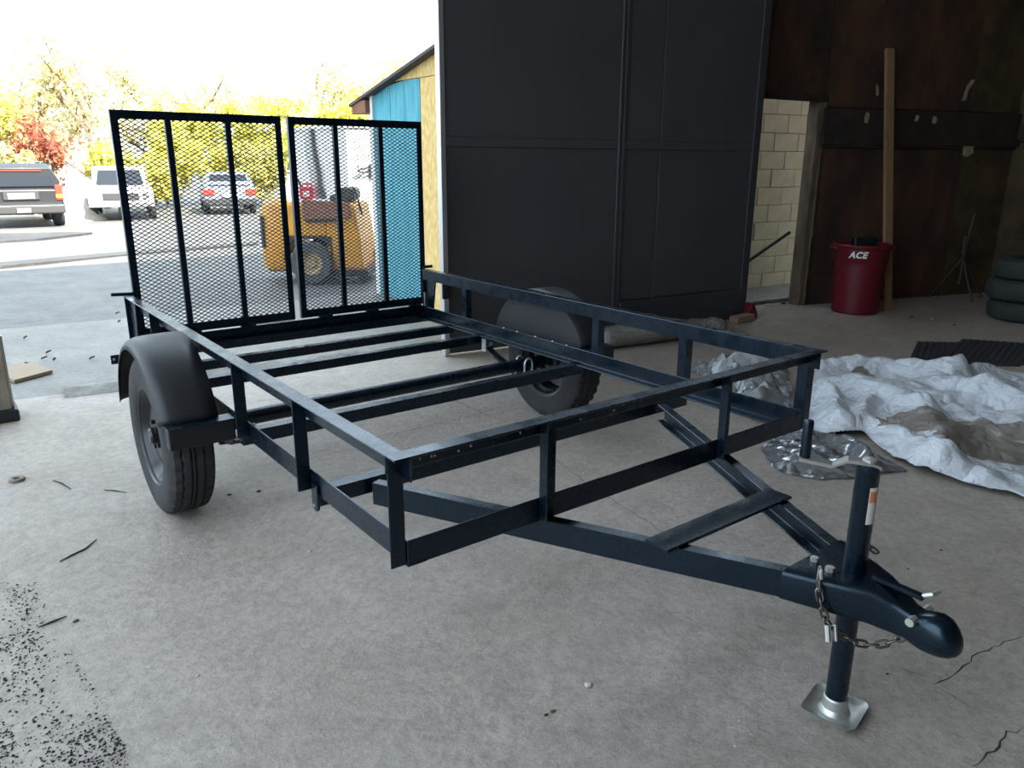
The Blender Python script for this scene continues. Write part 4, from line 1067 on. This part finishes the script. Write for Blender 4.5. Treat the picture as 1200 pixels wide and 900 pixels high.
# dark SUV, rear towards us (local -y is the rear)
def gy(x, y): return ground_h(x, y)
sv_ = empty('suv', (1.62, 25.2, gy(1.6, 25.2)), math.radians(-2)); tag(sv_, 'dark grey SUV parked with its rear towards the garage', 'car')
def loft_body(par, secs, name, m_):
    """secs: (y, halfwidth_bottom, halfwidth_top, z0, z1)"""
    k = MB(); rings = []
    for y, hb, ht, z0, z1 in secs:
        zb = z0+(z1-z0)*.35
        rings.append([V(-hb*.94,y,z0), V(hb*.94,y,z0), V(hb,y,zb), V(ht+.0,y,z1-.04), V(ht-.06,y,z1), V(-ht+.06,y,z1), V(-ht,y,z1-.04), V(-hb,y,zb)])
    k.loft(rings); return k.build(name, M_[m_], par, smooth='auto', bevel=.03, seg=2)
loft_body(sv_, [(-2.3,.95,.92,.42,1.02),(-2.2,1.0,.95,.38,1.06),(2.0,1.0,.95,.38,1.06),(2.35,.92,.88,.45,.95)], 'body', 'suv')
loft_body(sv_, [(-2.22,.95,.78,1.02,1.58),(-2.0,.96,.76,1.02,1.70),(.6,.96,.76,1.02,1.70),(1.3,.95,.7,1.02,1.08)], 'cabin', 'suv')
k = MB(); k.poly([V(-.80,-2.275,1.10), V(.80,-2.275,1.10), V(.70,-2.19,1.52), V(-.70,-2.19,1.52)], (0,.04,0)); rwn = k.build('rear_window', M_['glass'], sv_, bevel=.01)
MB().box((-.55,-2.25,1.50), (.55,-2.2,1.53)).build('brake_lamp', M_['tail'], rwn)
for s_ in (-1, 1):
    MB().box(tuple(sorted((s_*.80, s_*.965)))[:1] + (-2.345,.74) if False else (min(s_*.80,s_*.97),-2.345,.74), (max(s_*.80,s_*.97),-2.15,1.14)).build('tail_lamp', M_['tail'], sv_, bevel=.02)
    MB().box((min(s_*.80,s_*.965),-2.35,.80), (max(s_*.80,s_*.965),-2.2,.90)).build('turn_lamp', M_['amber'], sv_, bevel=.01)
    for y in (-1.45, 1.5): car_wheel(sv_, s_*.86, y, .38, .26, s_)
    MB().tube([(s_*.66,-1.9,1.735),(s_*.66,.4,1.735)], .02, 6).build('roof_rail', M_['chrome'], sv_)
bp_ = MB().box((-.97,-2.46,.40), (.97,-2.25,.62)).build('bumper', M_['plastic'], sv_, bevel=.04, seg=2)
MB().box((-.95,-2.47,.60), (.95,-2.3,.63)).build('bumper_step', M_['chrome'], sv_)
pr_ = MB().box((-.42,-2.36,.76), (.42,-2.28,1.0)).build('plate_recess', M_['plastic'], sv_, bevel=.02)
MB().box((-.30,-2.37,.80), (.30,-2.355,.94)).build('number_plate', M_['white_text'], pr_)
MB().box((-.16,-2.5,.44), (.16,-2.45,.56)).build('hitch', M_['chrome'], bp_)

# white pickup, nose to the left and towards us
pkp = gpl(146, 250, V(0,27,0), Y)
pk = empty('pickup_truck', (pkp.x, 27, gy(4.5, 27)), math.radians(-12)); tag(pk, 'white pickup truck with a red side stripe parked under the trees', 'truck')
# local: nose at -y... length along y
def pside(pts, x0, x1, n, m_, par=None, **kw): kw.setdefault('bevel', .03); kw.setdefault('seg', 2); return MB().poly([V(x0, y, z) for y, z in pts], (x1-x0,0,0)).build(n, M_[m_], par or pk, **kw)
pside([(-2.5,.45),(2.6,.45),(2.6,1.0),(-1.0,1.0),(-2.4,.92),(-2.5,.8)], -.9, .9, 'body', 'whitecar')
cb = pside([(-1.1,.98),(.75,.98),(.6,1.50),(.4,1.60),(-.35,1.60),(-.5,1.55)], -.78, .78, 'cab', 'whitecar')
MB().poly([V(-.68,-1.07,1.05), V(.68,-1.07,1.05), V(.6,-.56,1.50), V(-.6,-.56,1.50)], (0,-.03,.0)).build('windshield', M_['glass'], cb)
for s_ in (-1, 1):
    pside([(-.85,1.05),(.55,1.05),(.42,1.48),(-.42,1.48)], s_*.785-.012, s_*.785+.012, 'side_window', 'glass', cb, bevel=0)
    MB().box((s_*.905-.01,-2.3,.80), (s_*.905+.01,2.5,.92)).build('side_stripe', M_['tail'], pk)
    for y in (-1.6, 1.6): car_wheel(pk, s_*.82, y, .36, .24, s_)
    MB().lathe([(0,-.02),(.10,-.02),(.11,.0),(.11,.04)], (s_*.68,-2.51,.74), 'y', 16).build('headlamp', M_['chrome'], pk)
pside([(-2.62,.42),(-2.48,.42),(-2.48,.58),(-2.62,.58)], -.92, .92, 'bumper', 'chrome')
pside([(-2.53,.62),(-2.49,.62),(-2.49,.84),(-2.53,.84)], -.5, .5, 'grille', 'plastic')
hp_ = gpl(94, 251, V(0,25.6,0), Y); k = MB(); ring = []
for q, z in ((1.0,-.05),(.86,.12),(.66,.34),(.42,.56),(.2,.72),(.05,.78)):
    ring.append([V(hp_.x + .75*q*math.cos(a)*(1+.2*noise.noise(V(math.cos(a)*2, math.sin(a)*2, z*4))), 25.6 + .6*q*math.sin(a), gy(2, 25.6)+z) for a in np.linspace(0, 2*math.pi, 18, endpoint=False)])
tag(MB().loft(ring).build('gravel_heap', mat('pale_gravel', (.55,.52,.46), .9, col2=(.40,.37,.32), nscale=14, bump=.5, bscale=20), smooth=True), 'pale gravel heap between the dark SUV and the white pickup', 'heap')
# small car farther right
sc_ = empty('hatchback_car', (8.4, 27.6, gy(8, 27)), math.radians(-14)); tag(sc_, 'blue grey hatchback with red tail lamps parked far back behind the left gate', 'car')
loft_body(sc_, [(-1.95,.82,.80,.36,.86),(-1.8,.87,.84,.32,.90),(1.6,.87,.84,.32,.90),(2.0,.78,.74,.38,.78)], 'body', 'bluecar')
loft_body(sc_, [(-1.8,.82,.70,.88,1.02),(-1.35,.82,.64,.88,1.40),(.2,.82,.64,.88,1.42),(1.1,.8,.62,.86,.92)], 'cabin', 'bluecar')
MB().poly([V(-.66,-1.80,.98), V(.66,-1.80,.98), V(.58,-1.42,1.34), V(-.58,-1.42,1.34)], (0,-.03,.0)).build('rear_window', M_['glass'], sc_)
for s_ in (-1, 1):
    MB().box((min(s_*.5,s_*.86),-2.0,.66), (max(s_*.5,s_*.86),-1.7,.86)).build('tail_lamp', M_['tail'], sc_, bevel=.02)
    for y in (-1.2, 1.25): car_wheel(sc_, s_*.76, y, .31, .2, s_)
MB().box((-.84,-2.06,.32), (.84,-1.85,.54)).build('bumper', M_['plastic'], sc_, bevel=.03)
MB().box((-.26,-2.075,.60), (.26,-1.93,.72)).build('number_plate', M_['white_text'], sc_)

# trees
def tree(x, y, h, spread, nleaf, lm_, label, seed, dense=.5, bark='bark', lean=0, low=.25, ls=.10, name='autumn_tree', group='autumn trees behind the yard', levels=3):
    rnd = random.Random(seed); z0 = ground_h(x, y) + (max(0, y-40)*.02)
    t = empty(name, (x, y, z0)); tag(t, label, 'tree', group)
    k = MB(); tips = []
    def branch(p, d, L_, r, lev):
        pts = [p]; n = 4; q = p.copy(); dd = d.copy()
        for i in range(n):
            dd = (dd + V(rnd.uniform(-.22,.22), rnd.uniform(-.22,.22), rnd.uniform(-.06,.16))).normalized(); q = q + dd*(L_/n); pts.append(q.copy())
        k.tube(pts, [r*(1-.6*i/n) for i in range(n+1)], 5 if lev < 2 else 3)
        if lev >= 1: tips.extend(pts[1:])
        if lev < levels:
            for i in range(rnd.randint(3, 5) if lev else 7):
                a = rnd.uniform(0, 6.28); tt = rnd.uniform(.3, 1.0) if lev else rnd.uniform(low, 1.0); idx = min(n, max(1, int(round(tt*n)))); b0 = pts[idx]
                d2 = (dd*.55 + V(math.cos(a), math.sin(a), rnd.uniform(.0,.8))*.9).normalized()
                branch(b0, d2, L_*rnd.uniform(.36,.6)*(spread if lev == 0 else 1), r*.5, lev+1)
    branch(V(0,0,-.1), V(lean, 0, 1).normalized(), h*.62, h*.021, 0)
    k.build('trunk', M_[bark], t, fix=False)
    lk = MB(); vs = []; fs = []
    for i in range(int(nleaf*1.5)):
        c = rnd.choice(tips); p = c + V(rnd.gauss(0,1), rnd.gauss(0,1), rnd.gauss(0,1))*(h*.05)
        if p.z < .15: continue
        a = V(rnd.gauss(0,1), rnd.gauss(0,1), rnd.gauss(0,1)).normalized(); b = a.cross(V(rnd.gauss(0,1), rnd.gauss(0,1), rnd.gauss(0,1))).normalized(); s_ = ls*rnd.uniform(.5,1.3)
        i0 = len(vs); vs += [p-a*s_, p+b*s_*.55, p+a*s_, p-b*s_*.55]; fs.append((i0,i0+1,i0+2,i0+3))
    lk.add(vs, fs); o = lk.build('foliage', M_[lm_], t, fix=False); o['kind'] = 'stuff'
    return t
tree(1.2, 31, 5.9, 1.1, 5200, 'leaf_o', 'olive yellow tree standing right behind the dark SUV', 1, bark='palebark')
tree(3.4, 34, 7.6, .8, 3000, 'leaf_g', 'tall thin tan tree rising above the SUV', 2)
tree(3.3, 30.0, 4.3, 1.1, 900, 'leaf_r', 'low red leaved tree between the SUV and white pickup', 3, ls=.11)
tree(5.3, 32.5, 6.6, 1.0, 1300, 'leaf_g', 'half bare tree with a dark trunk left of the gates', 4)
tree(7.6, 35, 6.6, .9, 1500, 'leaf_g', 'sparse tan tree behind the left edge of the left gate', 5)
tree(8.0, 33, 4.4, 1.2, 5200, 'leaf_y', 'bright yellow tree behind the middle of the left gate', 6)
tree(10.6, 34, 6.6, 1.0, 1000, 'leaf_g', 'nearly bare tree over the left gate right bars', 7)
tree(11.2, 31.5, 4.2, 1.3, 6000, 'leaf_y', 'dense bright yellow tree behind the gap of the gates', 8)
tree(14.0, 32, 6.8, 1.0, 1700, 'leaf_g', 'pale half bare tree behind the right gate', 9)
tree(13.6, 29, 4.4, 1.2, 5200, 'leaf_y', 'bright yellow tree behind the right gate', 10)
tree(16.3, 29.5, 6.4, 1.0, 3000, 'leaf_g', 'pale tree next to the annex roof', 11)
tree(-2.2, 33, 6.2, 1.1, 4000, 'leaf_y', 'yellow tree at the far left edge', 12)
tree(18.5, 31, 5.0, 1.2, 4000, 'leaf_y', 'yellow tree half hidden by the white building', 13)
for i, (x, y, h, m_, lab) in enumerate([(-.6,30,2.6,'leaf_o','olive bush at the far left behind the SUV'), (2.5,29.2,2.2,'leaf_g','tan bush peeping between SUV and red tree'), (5.2,30,2.6,'leaf_y','yellow bush right behind the pickup cab'), (7.0,30.3,2.8,'leaf_y','yellow bush between the pickup and hatchback'),
                                  (9.2,31,3.0,'leaf_y','yellow bush behind the hatchback'), (10.5,29.5,2.6,'leaf_o','olive bush right of the hatchback'), (12.2,28.6,2.8,'leaf_y','yellow bush behind the yellow machine'), (15.0,27.5,2.8,'leaf_y','yellow bush left of the white building')]):
    tree(x, y, h, 1.6, 2600, m_, lab, 50+i, low=.05, ls=.11, name='bush', group='bushes along the yard edge', bark='palebark' if i < 3 else 'bark', levels=2)
